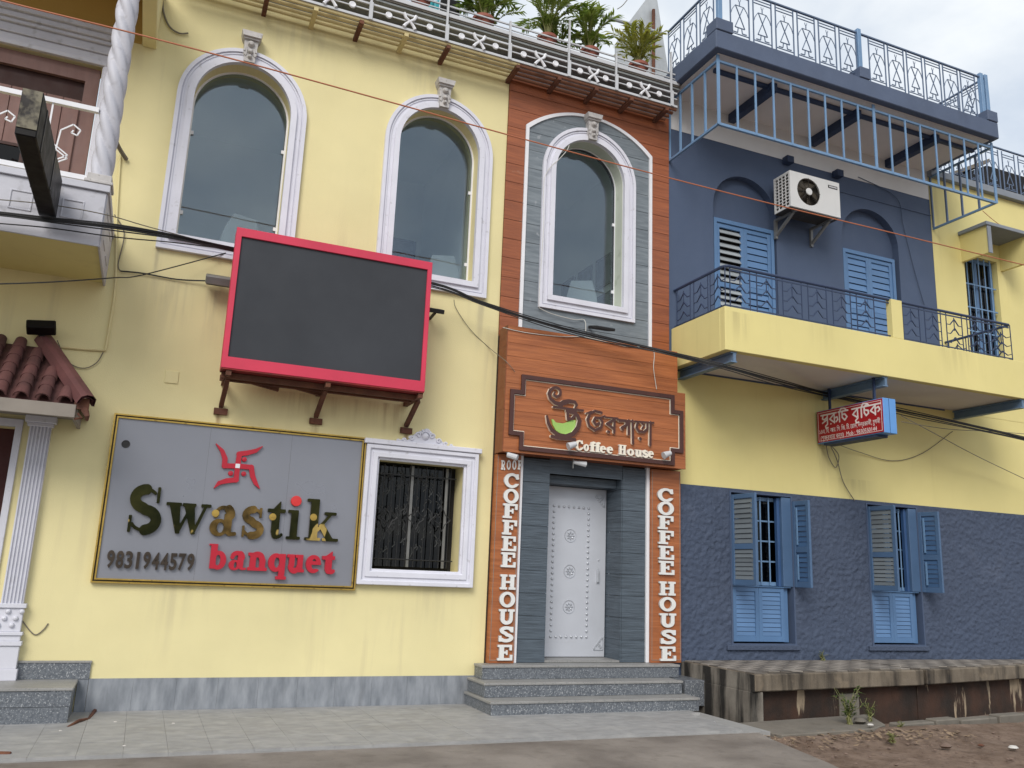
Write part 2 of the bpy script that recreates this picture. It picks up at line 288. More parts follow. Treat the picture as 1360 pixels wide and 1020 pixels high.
def fill_loops(loops, flat):
    ed = []; o = 0
    for l in loops: ed += [(o+i, o+(i+1) % len(l)) for i in range(len(l))]; o += len(l)
    vc, _, fc, *_r = delaunay_2d_cdt([Vector(q) for q in flat], ed, [], 0, 1e-7)
    if len(vc) != len(flat): return tessellate_polygon([[Vector((x, z, 0)) for x, z in l] for l in loops])
    F_ = np.array(fc); A_ = np.array(flat); C_ = A_[F_].mean(1); ins = np.zeros(len(F_), bool); e = np.array(ed); p, q = A_[e[:, 0]], A_[e[:, 1]]
    for (ax, ay), (bx, by) in zip(p, q):
        if ay == by: continue
        ins ^= ((ay > C_[:, 1]) != (by > C_[:, 1])) & (C_[:, 0] < (bx-ax)*(C_[:, 1]-ay)/(by-ay)+ax)
    return [tuple(int(i) for i in t) for t in F_[ins]]
class G:
    """collects shapes; build() links them as ONE mesh object"""
    def __init__(s): s.v = []; s.f = []; s.mi = []; s.cm = 0
    def add(s, vs, fs):
        b = len(s.v); s.v += [tuple(q) for q in vs]; s.f += [tuple(b+i for i in f) for f in fs]; s.mi += [s.cm]*len(fs); return s
    def box(s, x0, x1, y0, y1, z0, z1, M=None):
        vs = [Vector((x, y, z)) for x in (x0, x1) for y in (y0, y1) for z in (z0, z1)]
        if M: vs = [M @ q for q in vs]
        return s.add(vs, [(0, 1, 3, 2), (4, 6, 7, 5), (0, 4, 5, 1), (2, 3, 7, 6), (0, 2, 6, 4), (1, 5, 7, 3)])
    def bar(s, p, q, w, h=None, up=(0, 0, 1)):
        p, q = Vector(p), Vector(q); d = (q-p).normalized(); u = Vector(up)
        if abs(d.dot(u)) > .95: u = Vector((0, 1, 0)) if abs(d.y) < .9 else Vector((1, 0, 0))
        a = d.cross(u).normalized()*(w/2); b = a.cross(d).normalized()*((h or w)/2)
        vs = [o+x*a+y*b for o in (p, q) for x, y in ((-1, -1), (1, -1), (1, 1), (-1, 1))]
        return s.add(vs, [(3, 2, 1, 0), (4, 5, 6, 7)] + [(i, (i+1) % 4, 4+(i+1) % 4, 4+i) for i in range(4)])
    def tube(s, pts, r, n=8, closed=False, caps=True):
        pts = [Vector(p) for p in pts]; m = len(pts); rr = r if isinstance(r, (list, tuple)) else [r]*m
        b = len(s.v); ref = None; rings = []
        for i, p in enumerate(pts):
            if closed: d = pts[(i+1) % m]-pts[i-1]
            else: d = pts[min(i+1, m-1)]-pts[max(i-1, 0)]
            d = d.normalized() if d.length > 1e-9 else Vector((0, 0, 1))
            if ref is None: ref = Vector((0, 0, 1)) if abs(d.z) < .9 else Vector((1, 0, 0))
            ref = (ref - d*ref.dot(d)); ref = ref.normalized() if ref.length > 1e-6 else d.orthogonal().normalized()
            c = d.cross(ref)
            rings.append([p+(ref*math.cos(2*math.pi*k/n)+c*math.sin(2*math.pi*k/n))*rr[i] for k in range(n)])
        vs = [q for ring in rings for q in ring]; fs = []
        for i in range(m if closed else m-1):
            j = (i+1) % m
            fs += [(i*n+k, i*n+(k+1) % n, j*n+(k+1) % n, j*n+k) for k in range(n)]
        if caps and not closed: fs += [tuple(range(n-1, -1, -1)), tuple((m-1)*n+k for k in range(n))]
        return s.add(vs, fs)
    def lathe(s, prof, c, n=16, axis='z', rad=None):
        c = Vector(c); vs = []; m = len(prof)
        for r, z in prof:
            for k in range(n):
                a = 2*math.pi*k/n; x, y = r*math.cos(a), r*math.sin(a)
                vs.append(c + (Vector((x, y, z)) if axis == 'z' else Vector((x, z, y)) if axis == 'y' else Vector((z, x, y))))
        fs = [(i*n+k, i*n+(k+1) % n, (i+1)*n+(k+1) % n, (i+1)*n+k) for i in range(m-1) for k in range(n)]
        fs += [tuple(range(n-1, -1, -1)), tuple((m-1)*n+k for k in range(n))]
        return s.add(vs, fs)
    def plate(s, loops, y0, y1, M=None, side=None):
        """loops: closed outlines in (x, z), holes included; solid between y0 and y1"""
        loops = [l for l in loops if len(l) >= 3]
        flat = [q for l in loops for q in l]; n = len(flat)
        tris = fill_loops(loops, flat)
        vs = [Vector((x, y0, z)) for x, z in flat] + [Vector((x, y1, z)) for x, z in flat]
        if M: vs = [M @ q for q in vs]
        b = len(s.v); s.v += [tuple(q) for q in vs]
        for t in tris:
            a, c, d = [flat[i] for i in t]
            ar = (c[0]-a[0])*(d[1]-a[1])-(d[0]-a[0])*(c[1]-a[1])
            if abs(ar) < 1e-12: continue
            t = t if ar > 0 else (t[0], t[2], t[1])
            s.f.append(tuple(b+i for i in t)); s.mi.append(s.cm)
            s.f.append(tuple(b+n+i for i in reversed(t))); s.mi.append(s.cm)
        o = 0
        for l in loops:
            k = len(l)
            for i in range(k):
                j = (i+1) % k; s.f.append((b+o+i, b+n+o+i, b+n+o+j, b+o+j)); s.mi.append(s.cm if side is None else side)
            o += k
        return s
    def build(s, name, mat, parent=None, smooth=False, bevel=0, recalc=True, angle=40):
        vs = np.array(s.v, dtype=float); lo, hi = vs.min(0), vs.max(0); c = Vector((lo+hi)/2)
        me = bpy.data.meshes.new(name); me.from_pydata([Vector(v)-c for v in s.v], [], s.f)
        for mm in (mat if isinstance(mat, (list, tuple)) else [mat]): me.materials.append(MATS[mm])
        if max(s.mi, default=0): me.polygons.foreach_set('material_index', s.mi)
        if recalc or bevel:
            bm = bmesh.new(); bm.from_mesh(me)
            if recalc: bmesh.ops.recalc_face_normals(bm, faces=bm.faces)
            if bevel:
                ed = [e for e in bm.edges if len(e.link_faces) == 2 and e.calc_face_angle(0) > .5]
                bmesh.ops.bevel(bm, geom=ed, offset=bevel, segments=1, affect='EDGES', clamp_overlap=True)
            bm.to_mesh(me); bm.free()
        if smooth:
            me.polygons.foreach_set('use_smooth', [True]*len(me.polygons)); me.set_sharp_from_angle(angle=R(angle))
        me.update()
        o = bpy.data.objects.new(name, me); COL.objects.link(o); o.parent = parent
        o.location = c - (world_loc(parent) if parent else Vector((0, 0, 0)))
        return o
def box(name, x0, x1, y0, y1, z0, z1, mat, parent=None, bevel=0):
    return G().box(x0, x1, y0, y1, z0, z1).build(name, mat, parent, bevel=bevel)
def rect(x0, x1, z0, z1): return [(x0, z0), (x1, z0), (x1, z1), (x0, z1)]
def arch(cx, hw, z0, zs, rise, n=28):
    return [(cx-hw, z0)] + [(cx-hw*math.cos(math.pi*i/n), zs+rise*math.sin(math.pi*i/n)) for i in range(n+1)] + [(cx+hw, z0)]
# ================================================================== ground
g = G(); g.add([(-400, -400, -.16), (400, -400, -.16), (400, 400, -.16), (-400, 400, -.16)], [(0, 1, 2, 3)])
structure(g.build('ground', 'dirt', recalc=False))
road_edge = [(-60, -60), (4.2, -60), (4.3, -7.5), (4.95, -4.8), (5.42, -3.3), (5.66, -2.3), (5.78, -1.96), (-60, -1.96)]
me_r = G()
b0 = [(x, y, -.012) for x, y in road_edge]; b1 = [(x, y, -.159) for x, y in road_edge]; n = len(b0)
me_r.add(b0+b1, [tuple(range(n))] + [(i, n+i, n+(i+1) % n, (i+1) % n) for i in range(n)])
structure(me_r.build('road', 'road'))
# tiled pavement in front of the banquet hall
pv = structure(box('pavement', -9, 5.9, -2.01, .02, -.08, -.006, 'grout'))
i = 0
tile_w, tile_d = .31, .495
tm = {}
for ix in range(-20, 19):
    for iy in range(4):
        x0, y0 = ix*tile_w+.05, -2.0+iy*tile_d
        x1 = min(x0+tile_w, 5.88 - .10*(3-iy))
        if x1-x0 < .06: continue
        k = round(x1-x0, 3)
        if k not in tm:
            t = G().box(-k/2+.0009, k/2-.0009, -tile_d/2+.0009, tile_d/2-.0009, -.02, .0).build('tile', 'pave_tile', None); tm[k] = t.data; bpy.data.objects.remove(t)
        inst(tm[k], 'tile', ((x0+x1)/2, y0+tile_d/2, .0045+rnd.uniform(-.0006, .0006)), pv)
# earth verge on the right
g = G(); nx, ny = 120, 70; vs = []
for j in range(ny+1):
    for ii in range(nx+1):
        x = 4.0+ii*(13.5-4.0)/nx; y = -8.5+j*(6.6)/ny
        h = mnoise.fractal(Vector((x*1.2, y*1.2, 0)), 1, 2, 4)*.022 + mnoise.fractal(Vector((x*7, y*7, 3)), 1, 2, 3)*.010
        vs.append((x, y, -.085+h + (.05 if y > -2.5 and x > 5.9 else 0)*(y+2.5)/.6))
g.add(vs, [(j*(nx+1)+k, j*(nx+1)+k+1, (j+1)*(nx+1)+k+1, (j+1)*(nx+1)+k) for j in range(ny) for k in range(nx)])
structure(g.build('earth_verge', 'dirt', smooth=True, recalc=False))
# drain cover slab and broken kerb in front of the platform
dr = G(); pts = [(5.82, -1.45), (8.0, -1.18), (7.62, -1.80), (7.25, -2.0), (5.95, -2.12)]
dr.add([(x, y, -.02) for x, y in pts]+[(x, y, -.13) for x, y in pts], [tuple(range(5))]+[(k, 5+k, 5+(k+1) % 5, (k+1) % 5) for k in range(5)])
structure(dr.build('drain_slab', 'concrete', bevel=.008))
kb = thing('kerb', (9.6, -1.45, -.12), 'low broken concrete kerb along the foot of the raised tiled platform', 'kerb')
x = 7.75
while x < 13.4:
    l = rnd.uniform(.45, .8); y = -1.80 + (x-7.75)*.13
    M = Matrix.Translation((x, y, 0)) @ Matrix.Rotation(R(7.4)+rnd.uniform(-.02, .02), 4, 'Z')
    G().box(0, l-.04, -.075, .075, -.13, rnd.uniform(-.03, 0), M).build('kerb_stone', 'concrete', kb, bevel=.012)
    x += l

# ================================================================== banquet building (yellow)
BB = thing('banquet_building', (1.3, 0, 0), 'yellow two storey banquet hall with white framed arched windows and a left balcony', 'building')
W1 = dict(cx=.44, hw=.69, z0=4.59, zs=6.38, rise=.70)
W2 = dict(cx=2.75, hw=.68, z0=4.64, zs=6.44, rise=.70)
FT = .165
def arch_of(W, d, dz=None):
    return arch(W['cx'], W['hw']-d, W['z0']+(d if dz is None else dz), W['zs'], W['rise']-d)
DOOR_L = rect(-2.7, -1.23, .45, 2.6)
BALC_L = rect(-3.0, -1.0, 4.62, 6.50)
SW = rect(2.265, 3.285, 1.395, 2.592)
wall_main = G().plate([rect(-6, 3.63, 0, 7.78), arch_of(W1, FT), arch_of(W2, FT), SW, DOOR_L, BALC_L], 0, .30).build('wall', 'yellow', BB)
box('wall_top', -6, 3.63, .06, .30, 7.78, 8.01, 'grey_band', BB)
# base tiles
t0 = None
for k in range(10):
    wd = .3835; xx = -.31+k*wd
    if t0 is None: t0 = G().box(xx+.0008, xx+wd-.0008, -.018, .004, 0, .305).build('tile', 'plinth_tile', BB)
    else: inst(t0.data, 'tile', (xx+wd/2, -.007, .1525), BB)
box('tile', -.405, -.312, -.016, .004, 0, .305, 'plinth_tile', BB, .002)
box('tile_bed', -.31, 3.525, -.010, -.002, 0, .3, 'grout', BB)

def frame_rings(W, name, parent, mat='trim', base_y=0.0, bottom=True):
    fr = G()
    def ring(d0, d1, y):
        o = arch_of(W, d0); i_ = arch_of(W, d1); fr.plate([o, i_], base_y-y, base_y+.002)
    ring(0, FT+.004, .03); ring(-.006, .035, .052); ring(.105, FT+.006, .060); ring(.05, .062, .040)
    return fr.build(name, mat, parent)
def keystone(W, parent, base_y=0.0):
    cx, zt = W['cx']+.0, W['zs']+W['rise']
    k = G(); k.plate([[(cx-.058, zt-FT-.005), (cx+.058, zt-FT-.005), (cx+.078, zt+.12), (cx-.078, zt+.12)]], base_y-.10, base_y)
    k.plate([[(cx-.098, zt+.12), (cx+.098, zt+.12), (cx+.112, zt+.185), (cx-.112, zt+.185)]], base_y-.15, base_y)
    k.plate([[(cx-.085, zt+.098), (cx+.085, zt+.098), (cx+.092, zt+.12), (cx-.092, zt+.12)]], base_y-.125, base_y)
    for zc, rr in ((zt+.045, .042), (zt-.05, .032), (zt-.115, .026)):
        k.lathe([(0.001, base_y-.145), (rr*.5, base_y-.14), (rr*.87, base_y-.12), (rr, base_y-.09)], (cx, 0, zc), 12, 'y')
    for sx in (-1, 1):
        k.tube([(cx+sx*(.052+.010*math.cos(a)), base_y-.10, zt-.05+.05*math.sin(a)) for a in np.linspace(0, 6, 10)], .014, 6)
    return k.build('keystone', 'trim_old', parent, smooth=True, angle=30)
def arched_window(W, parent, depth=.20, base_y=0.0):
    a = bpy.data.objects.new('arched_window', None); COL.objects.link(a); a.parent = parent; a.location = Vector((W['cx'], base_y, W['z0']))-parent.location
    frame_rings(W, 'frame', a, base_y=base_y); keystone(W, a, base_y)
    G().plate([arch_of(W, FT-.02)], base_y+depth, base_y+depth+.008).build('pane', 'glass', a)
    sl = G(); sl.plate([arch_of(W, FT-.002), arch_of(W, FT+.02)], base_y+depth-.03, base_y+depth-.012); sl.build('bead', 'white_paint', a)
    hb = G()
    for sx, z in ((-1, 5.1), (-1, 6.05), (1, 6.05), (1, 5.1)):
        q = W['cx']+sx*(W['hw']-FT-.03); hb.box(q-.018, q+.018, base_y+depth-.022, base_y+depth-.002, z-.02, z+.02)
    hb.build('glass_clip', 'white_paint', a)
    return a
arched_window(W1, BB); arched_window(W2, BB)
# rooms behind the glass
def room(x0, x1, y0, y1, z0, z1, parent, mat='room_wall'):
    t = .08
    r_ = G().box(x0-t, x1+t, y0, y1+t, z0-t, z0).box(x0-t, x1+t, y0, y1+t, z1, z1+t).box(x0-t, x0, y0, y1, z0, z1).box(x1, x1+t, y0, y1, z0, z1).box(x0, x1, y1, y1+t, z0, z1)
    return r_.build('room', mat, parent)
room(-.8, 3.5, .305, 3.2, 4.2, 7.5, BB)
# small barred window with a moulded surround
sw = bpy.data.objects.new('barred_window', None); COL.objects.link(sw); sw.parent = BB; sw.location = Vector((2.75, 0, 1.24))-BB.location
fr = G(); ox0, ox1, oz0, oz1 = 2.12, 3.43, 1.24, 2.74
def rring(d0, d1, y):
    fr.plate([rect(ox0+d0, ox1-d0, oz0+d0, oz1-d0), rect(ox0+d1, ox1-d1, oz0+d1*1.05, oz1-d1)], -y, .002)
rring(0, .045, .085); rring(.04, .085, .06); rring(.08, .135, .075); rring(.130, .16, .04)
fr.box(2.09, 3.46, -.10, .002, 2.745, 2.80)
fr.build('frame', 'trim', sw, bevel=.006)
cr_ = G(); cx = 2.78
out = [(cx-.36, 2.801)] + [(cx+.36*t, 2.801+.05*(1-abs(t))+.125*math.exp(-(t/.38)**2)+.012*math.sin(14*t)) for t in np.linspace(-.98, .98, 30)] + [(cx+.36, 2.801)]
cr_.plate([out], -.05, 0)
for sx in (-1, 1):
    for kx, rr in ((.08, .034), (.16, .030), (.24, .024), (.31, .017)):
        zc = 2.80+.045*(1-kx/.36)+.08*math.exp(-(kx/.14)**2)
        cr_.tube([(cx+sx*(kx+rr*(1-a/9)*math.cos(a)), -.058, zc+rr*(1-a/9)*math.sin(a)) for a in np.linspace(0, 7.5, 16)], .010, 6)
cr_.lathe([(.001, -.085), (.025, -.08), (.042, -.06), (.045, -.045)], (cx, 0, 2.885), 12, 'y')
for k in range(5):
    a = R(30+k*30); cr_.tube([(cx+.04*math.cos(a), -.055, 2.90+.03*math.sin(a)), (cx+.085*math.cos(a), -.05, 2.905+.065*math.sin(a))], [.015, .006], 6)
cr_.build('crest', 'trim', sw, smooth=True)
gr = G()
for k in range(10): gr.tube([(2.29+k*.098, .13, 1.44), (2.29+k*.098, .13, 2.56)], .006, 6)
for z in (1.52, 2.45): gr.tube([(2.25, .122, z), (3.24, .122, z)], .007, 6)
for k in range(3):
    c_ = 2.47+k*.31
    gr.tube([(c_+.10*math.cos(a)*(1-.45*abs(math.sin(2*a))), .12, 1.98+.13*math.sin(a)*(1-.45*abs(math.sin(2*a)))) for a in np.linspace(0, 2*math.pi, 25)], .006, 5)
gr.build('grille', 'black', sw)
for x0 in (2.25, 2.73):
    G().box(x0, x0+.47, .225, .233, 1.44, 2.59).build('pane', 'glass_dark', sw)
mu = G().box(2.715, 2.745, .18, .20, 1.44, 2.57).box(3.13, 3.16, .18, .20, 1.44, 2.57); mu.build('mullion', 'grey_metal', sw)
le = G()
for k in range(170):
    x_, z_ = rnd.uniform(2.28, 3.12), rnd.uniform(1.6, 2.5); a = rnd.uniform(-.6, .6)+1.57; l = rnd.uniform(.05, .12)
    le.tube([(x_-l/2*math.cos(a), .222, z_-l/2*math.sin(a)), (x_+.02, .222, z_), (x_+l/2*math.cos(a), .222, z_+l/2*math.sin(a))], .006, 4)
stuff(le.build('embossing', 'emboss', sw))
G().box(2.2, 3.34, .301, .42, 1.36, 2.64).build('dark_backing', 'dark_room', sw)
# ---- left bay: doorway, pilaster, awning
box('entrance_dark', -2.75, -1.18, .30, 1.2, .30, 2.65, 'maroon', BB)
df = G().plate([rect(-2.75, -1.185, .45, 2.66), rect(-2.66, -1.245, .44, 2.59)], -.03, .06); df.build('door_frame', 'trim_mid', BB, bevel=.004)
pl = bpy.data.objects.new('pilaster', None); COL.objects.link(pl); pl.parent = BB; pl.location = Vector((-1.03, 0, .31))-BB.location
sh = G()
sec = [(-1.125, 0)]
for k in range(6):
    a = -1.12+k*.03
    sec += [(a, -.075), (a+.012, -.075), (a+.016, -.058), (a+.026, -.058)]
sec += [(-.94, -.075), (-.94, 0)]
m_ = len(sec)
sh.add([(x, y, .97) for x, y in sec]+[(x, y, 2.60) for x, y in sec], [(k, (k+1) % m_, m_+(k+1) % m_, m_+k) for k in range(m_)])
sh.build('shaft', 'trim_mid', pl)
ps = G().box(-1.17, -.90, -.10, 0, .301, .40).box(-1.155, -.915, -.085, 0, .40, .60).box(-1.17, -.90, -.10, 0, .60, .64).box(-1.15, -.92, -.08, 0, .64, .69)
ps.box(-1.165, -.905, -.095, 0, .69, .72).box(-1.14, -.93, -.07, 0, .72, .93).box(-1.165, -.91, -.09, 0, .93, .97)
for k in range(6): ps.lathe([(.001, -.10), (.02, -.092), (.026, -.068)], (-1.115+.033*k+.01*(k % 2), 0, .78+.06*(k % 3)), 8, 'y')
ps.build('pedestal', 'trim_mid', pl, bevel=.004)
G().box(-1.145, -.92, -.095, 0, 2.60, 2.635).box(-1.165, -.90, -.115, 0, 2.635, 2.70).build('capital', 'trim_mid', pl, bevel=.006)

AW = thing('tiled_awning', (-1.9, -.35, 2.65), 'maroon clay tiled awning over the left entrance with a hip end', 'awning')
A, B = Vector((0, -.74, 2.755)), Vector((0, 0, 3.40)); sd_ = (B-A); slen = sd_.length; sdir = sd_/slen; nrm = Vector((0, -sdir.z, sdir.y))
hipx = lambda t: -.64 - (.50)*t       # right hip edge, t from eave to wall
deck = G(); x0 = -5.5
deck.add([(x0, A.y, A.z-.02), (hipx(0), A.y, A.z-.02), (hipx(1), B.y, B.z-.02), (x0, B.y, B.z-.02), (x0, A.y, A.z-.05), (hipx(0), A.y, A.z-.05), (hipx(1), B.y, B.z-.05), (x0, B.y, B.z-.05)],
         [(0, 1, 2, 3), (7, 6, 5, 4), (0, 4, 5, 1), (1, 5, 6, 2), (2, 6, 7, 3), (3, 7, 4, 0)])
deck.build('deck', 'terracotta', AW)
ed = G(); ed.add([(hipx(0), A.y, A.z-.02), (hipx(1), 0, B.z-.02), (hipx(0), 0, A.z-.05)], [(0, 1, 2)]); ed.build('hip_end', 'terracotta', AW, recalc=False)
rows = 6; pitch_ = .172; tl = slen/rows
bt = G(); nseg = 8
vs = []
for t_, r_ in ((0, .064), (tl*1.12, .050)):
    for rr in (r_, r_-.012):
        for k in range(nseg+1):
            a = math.pi*k/nseg; vs.append((rr*math.cos(a), t_, rr*math.sin(a)*.95))
m_ = nseg+1; fs = []
for k in range(nseg):
    fs += [(k, k+1, 2*m_+k+1, 2*m_+k), (m_+k+1, m_+k, 3*m_+k, 3*m_+k+1), (k+1, k, m_+k, m_+k+1), (2*m_+k, 2*m_+k+1, 3*m_+k+1, 3*m_+k)]
bt.add(vs, fs); bo = bt.build('tile', 'terracotta', None, smooth=True, recalc=False); tmesh = bo.data; off = bo.location.copy(); bpy.data.objects.remove(bo)
ang = math.atan2(sdir.z, sdir.y); RX = Matrix.Rotation(ang, 3, 'X')
for c in range(26):
    x = -.80-c*pitch_
    for r_ in range(rows):
        t_ = r_/rows
        if x > hipx(t_+.9/rows)-.02: continue
        p = Vector((x, A.y, A.z)) + sdir*(t_*slen-.02) + nrm*(.004+.018*(1-0)) + RX @ off
        inst(tmesh, 'tile', p, AW, (ang+rnd.uniform(-.01, .01)+.05, rnd.uniform(-.02, .02), rnd.uniform(-.015, .015)))
hp = G(); p0 = Vector((hipx(0)+.02, A.y-.03, A.z+.01)); p1 = Vector((hipx(1)+.01, -.01, B.z+.06)); hd = (p1-p0).normalized(); hs = hd.cross(Vector((0, 0, 1))).normalized(); hn = hs.cross(hd)
prof = [(-.085, -.03), (-.07, .045), (-.03, .07), (.03, .07), (.07, .045), (.085, -.03), (.06, -.03), (.05, .03), (0, .045), (-.05, .03), (-.06, -.03)]
hp.add([q+hs*a+hn*b for q in (p0, p1) for a, b in prof], [(k, (k+1) % 11, 11+(k+1) % 11, 11+k) for k in range(11)]); hp.build('hip_cap', 'terracotta_hip', AW)
G().box(-5.5, -.70, -.765, -.735, 2.615, 2.735).build('fascia', 'eave', AW, bevel=.004)
G().box(-.73, -.70, -.735, 0, 2.62, 2.72).box(-5.5, -.735, -.73, -.02, 2.70, 2.712).build('soffit_board', 'eave', AW)
br = G().tube([(-.66, -.70, 2.74), (-.62, -.75, 2.68), (-.60, -.77, 2.64), (-.60, -.74, 2.61)], [.035, .03, .022, .015], 7).tube([(-.68, -.73, 2.66), (-.64, -.76, 2.62), (-.70, -.74, 2.61)], .012, 6); br.box(-.72, -.60, -.752, -.70, 2.70, 2.80); br.build('broken_mortar', 'rust', AW)
# floodlight on the awning ridge
fl = thing('floodlight', (-1.15, -.15, 3.44), 'dark box floodlight perched on the ridge of the tiled awning', 'floodlight')
M = Matrix.Translation((-1.15, -.16, 3.54)) @ Matrix.Rotation(R(-22), 4, 'X') @ Matrix.Rotation(R(-8), 4, 'Y')
G().box(-.125, .125, -.07, .07, -.045, .045, M).build('housing', 'black_rough', fl, bevel=.01)
G().bar((-1.15, -.12, 3.52), (-1.12, -.04, 3.40), .05, .03).build('bracket', 'black', fl)

# ---- left balcony with twisted column
BL = bpy.data.objects.new('balcony', None); COL.objects.link(BL); BL.parent = BB; BL.location = Vector((-2, -.6, 4.1))-BB.location
G().box(-6, -.69, -1.19, 0, 4.12, 4.24).build('slab', 'yellow_warm', BL)
fa = G().box(-6, -.68, -1.21, -1.19, 4.09, 4.60).box(-.69, -.67, -1.19, 0, 4.09, 4.60).box(-6, -.655, -1.235, -1.15, 4.60, 4.665).box(-.72, -.655, -1.15, 0, 4.60, 4.665)
for xc in (-1.75, -1.33, -.93, -2.3): fa.plate([rect(xc-.09, xc+.09, 4.30, 4.48), rect(xc-.075, xc+.075, 4.315, 4.465)], -1.218, -1.2)
for yc in (-.85, -.4):
    for a in (0, 1): fa.box(-.672, -.662, yc-.15, yc+.15, 4.22+a*.26, 4.235+a*.26)
fa.build('parapet', 'trim_grey', BL, bevel=.004)
tw = G(); nz, na = 150, 48; vs = []
for j in range(nz+1):
    z = 4.76+j*(8.3-4.76)/nz
    for k in range(na):
        a = 2*math.pi*k/na; f = abs(math.cos(2*a+z*2*math.pi/.52))
        r_ = .097*(.70+.32*f**.75); vs.append((-.755+r_*math.sin(a), -1.12-r_*math.cos(a), z))
tw.add(vs, [(j*na+k, j*na+(k+1) % na, (j+1)*na+(k+1) % na, (j+1)*na+k) for j in range(nz) for k in range(na)])
tw.build('twisted_column', 'trim_grey', BL, smooth=True)
G().box(-.875, -.64, -1.24, -1.0, 4.668, 4.70).box(-.855, -.655, -1.22, -1.02, 4.70, 4.765).build('column_base', 'trim_old', BL, bevel=.006)
rl = G().bar((-6, -1.17, 5.39), (-.85, -1.17, 5.39), .045, .045).bar((-6, -1.17, 4.715), (-.86, -1.17, 4.715), .04, .045)
def sp(x, z, s, fl=1):
    return [(x+fl*s*a, -1.17, z+s*b) for a, b in ((-.9, -2.2), (-.75, -.3), (-.1, .25), (.35, -.05), (.2, -.45), (-.15, -.35), (-.05, -.15))]
for xc in (-1.12, -2.02, -2.9):
    rl.bar((xc-.10, -1.17, 4.72), (xc-.10, -1.17, 5.38), .014)
    for pth in (sp(xc+.10, 5.17, .14), sp(xc-.42, 5.17, .14, 1)):
        for a, b in zip(pth, pth[1:]): rl.bar(a, b, .012)
    for dz in (0, .03):
        for a, b in (((xc-.10, 5.02-dz), (xc+.08, 4.90-dz)), ((xc+.08, 4.90-dz), (xc-.06, 4.80-dz)), ((xc-.10, 5.02-dz), (xc-.28, 4.90-dz)), ((xc-.28, 4.90-dz), (xc-.14, 4.80-dz))):
            rl.bar((a[0], -1.17, a[1]), (b[0], -1.17, b[1]), .011)
rl.build('railing', 'white_paint', BL)
# balcony door behind
bd_ = bpy.data.objects.new('balcony_door', None); COL.objects.link(bd_); bd_.parent = BB; bd_.location = Vector((-2, .1, 4.6))-BB.location
G().plate([rect(-2.99, -1.02, 4.5, 6.46), rect(-2.9, -1.15, 6.06, 6.30)], .05, .10).build('surround', 'mauve_wood', bd_)
box('transom', -2.92, -1.13, .12, .16, 6.0, 6.36, 'mauve_dark', bd_)
pk = None
for k in range(11):
    if pk is None: pk = G().box(-1.16-.155, -1.163, .022, .048, 4.52, 6.055).build('board', 'mauve_wood', bd_, bevel=.004)
    else: inst(pk.data, 'board', (-1.2395-k*.157, .035, 5.2875), bd_)
for zc in (5.0, 5.3): G().plate([rect(-1.86, -1.58, zc-.13, zc+.13), rect(-1.83, -1.61, zc-.10, zc+.10)], -.005, .02).build('pane_frame', 'mauve_dark', bd_); G().box(-1.83, -1.61, .008, .016, zc-.10, zc+.10).build('pane', 'glass_dark', bd_)
G().box(-1.0, -.93, -.03, 0, 4.66, 6.47).box(-.985, -.945, -.045, -.03, 4.66, 6.47).build('jamb_strip', 'trim', BB, bevel=.003)
co = G()
for (z0, z1, yy) in ((6.47, 6.52, .05), (6.52, 6.60, .035), (6.60, 6.62, .06), (6.62, 6.70, .05), (6.70, 6.74, .085), (6.74, 6.80, .12), (6.80, 6.85, .16)): co.box(-6, -.90, -yy, 0, z0, z1)
co.build('cornice', 'trim_grey', BB, bevel=.004)
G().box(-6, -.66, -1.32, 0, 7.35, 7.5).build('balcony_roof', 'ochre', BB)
G().box(-.66, -.52, -1.30, 0, 6.83, 7.52).build('roof_beam', 'yellow', BB, bevel=.008)
# wall above the cornice, its shade put into the deep ochre
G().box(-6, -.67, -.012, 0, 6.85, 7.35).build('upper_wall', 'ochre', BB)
# ================================================================== coffee house front
CH = thing('coffee_house', (4.84, 0, 0), 'narrow brown plank clad coffee house front with an arched window over a steel door', 'building')
W3 = dict(cx=4.82, hw=.68, z0=4.65, zs=6.53, rise=.69)
XL, XR = 3.632, 6.045
PC, PH, PS, PR = 4.825, .945, 7.06, .37        # grey panel: centre, half width, shoulder, rise
RR = (PH*PH+PR*PR)/(2*PR); ZC = PS+PR-RR
def h_panel(z):
    if z <= PS: return PH
    if z >= PS+PR: return 0.0
    return math.sqrt(max(0, RR*RR-(z-ZC)**2))
def h_frame(z, d=0):
    if z < W3['z0']+d: return 0.0
    if z <= W3['zs']: return W3['hw']-d
    q = (z-W3['zs'])/(W3['rise']-d)
    return (W3['hw']-d)*math.sqrt(max(0, 1-q*q)) if q < 1 else 0.0
DREC = rect(4.36, 5.36, .44, 2.60)
G().plate([rect(XL, XR, 0, 7.72), arch_of(W3, FT), DREC], 0, .28).build('wall', 'joint', CH)
box('wall_top', XL, XR, .06, .30, 7.72, 8.01, 'grey_band', CH)
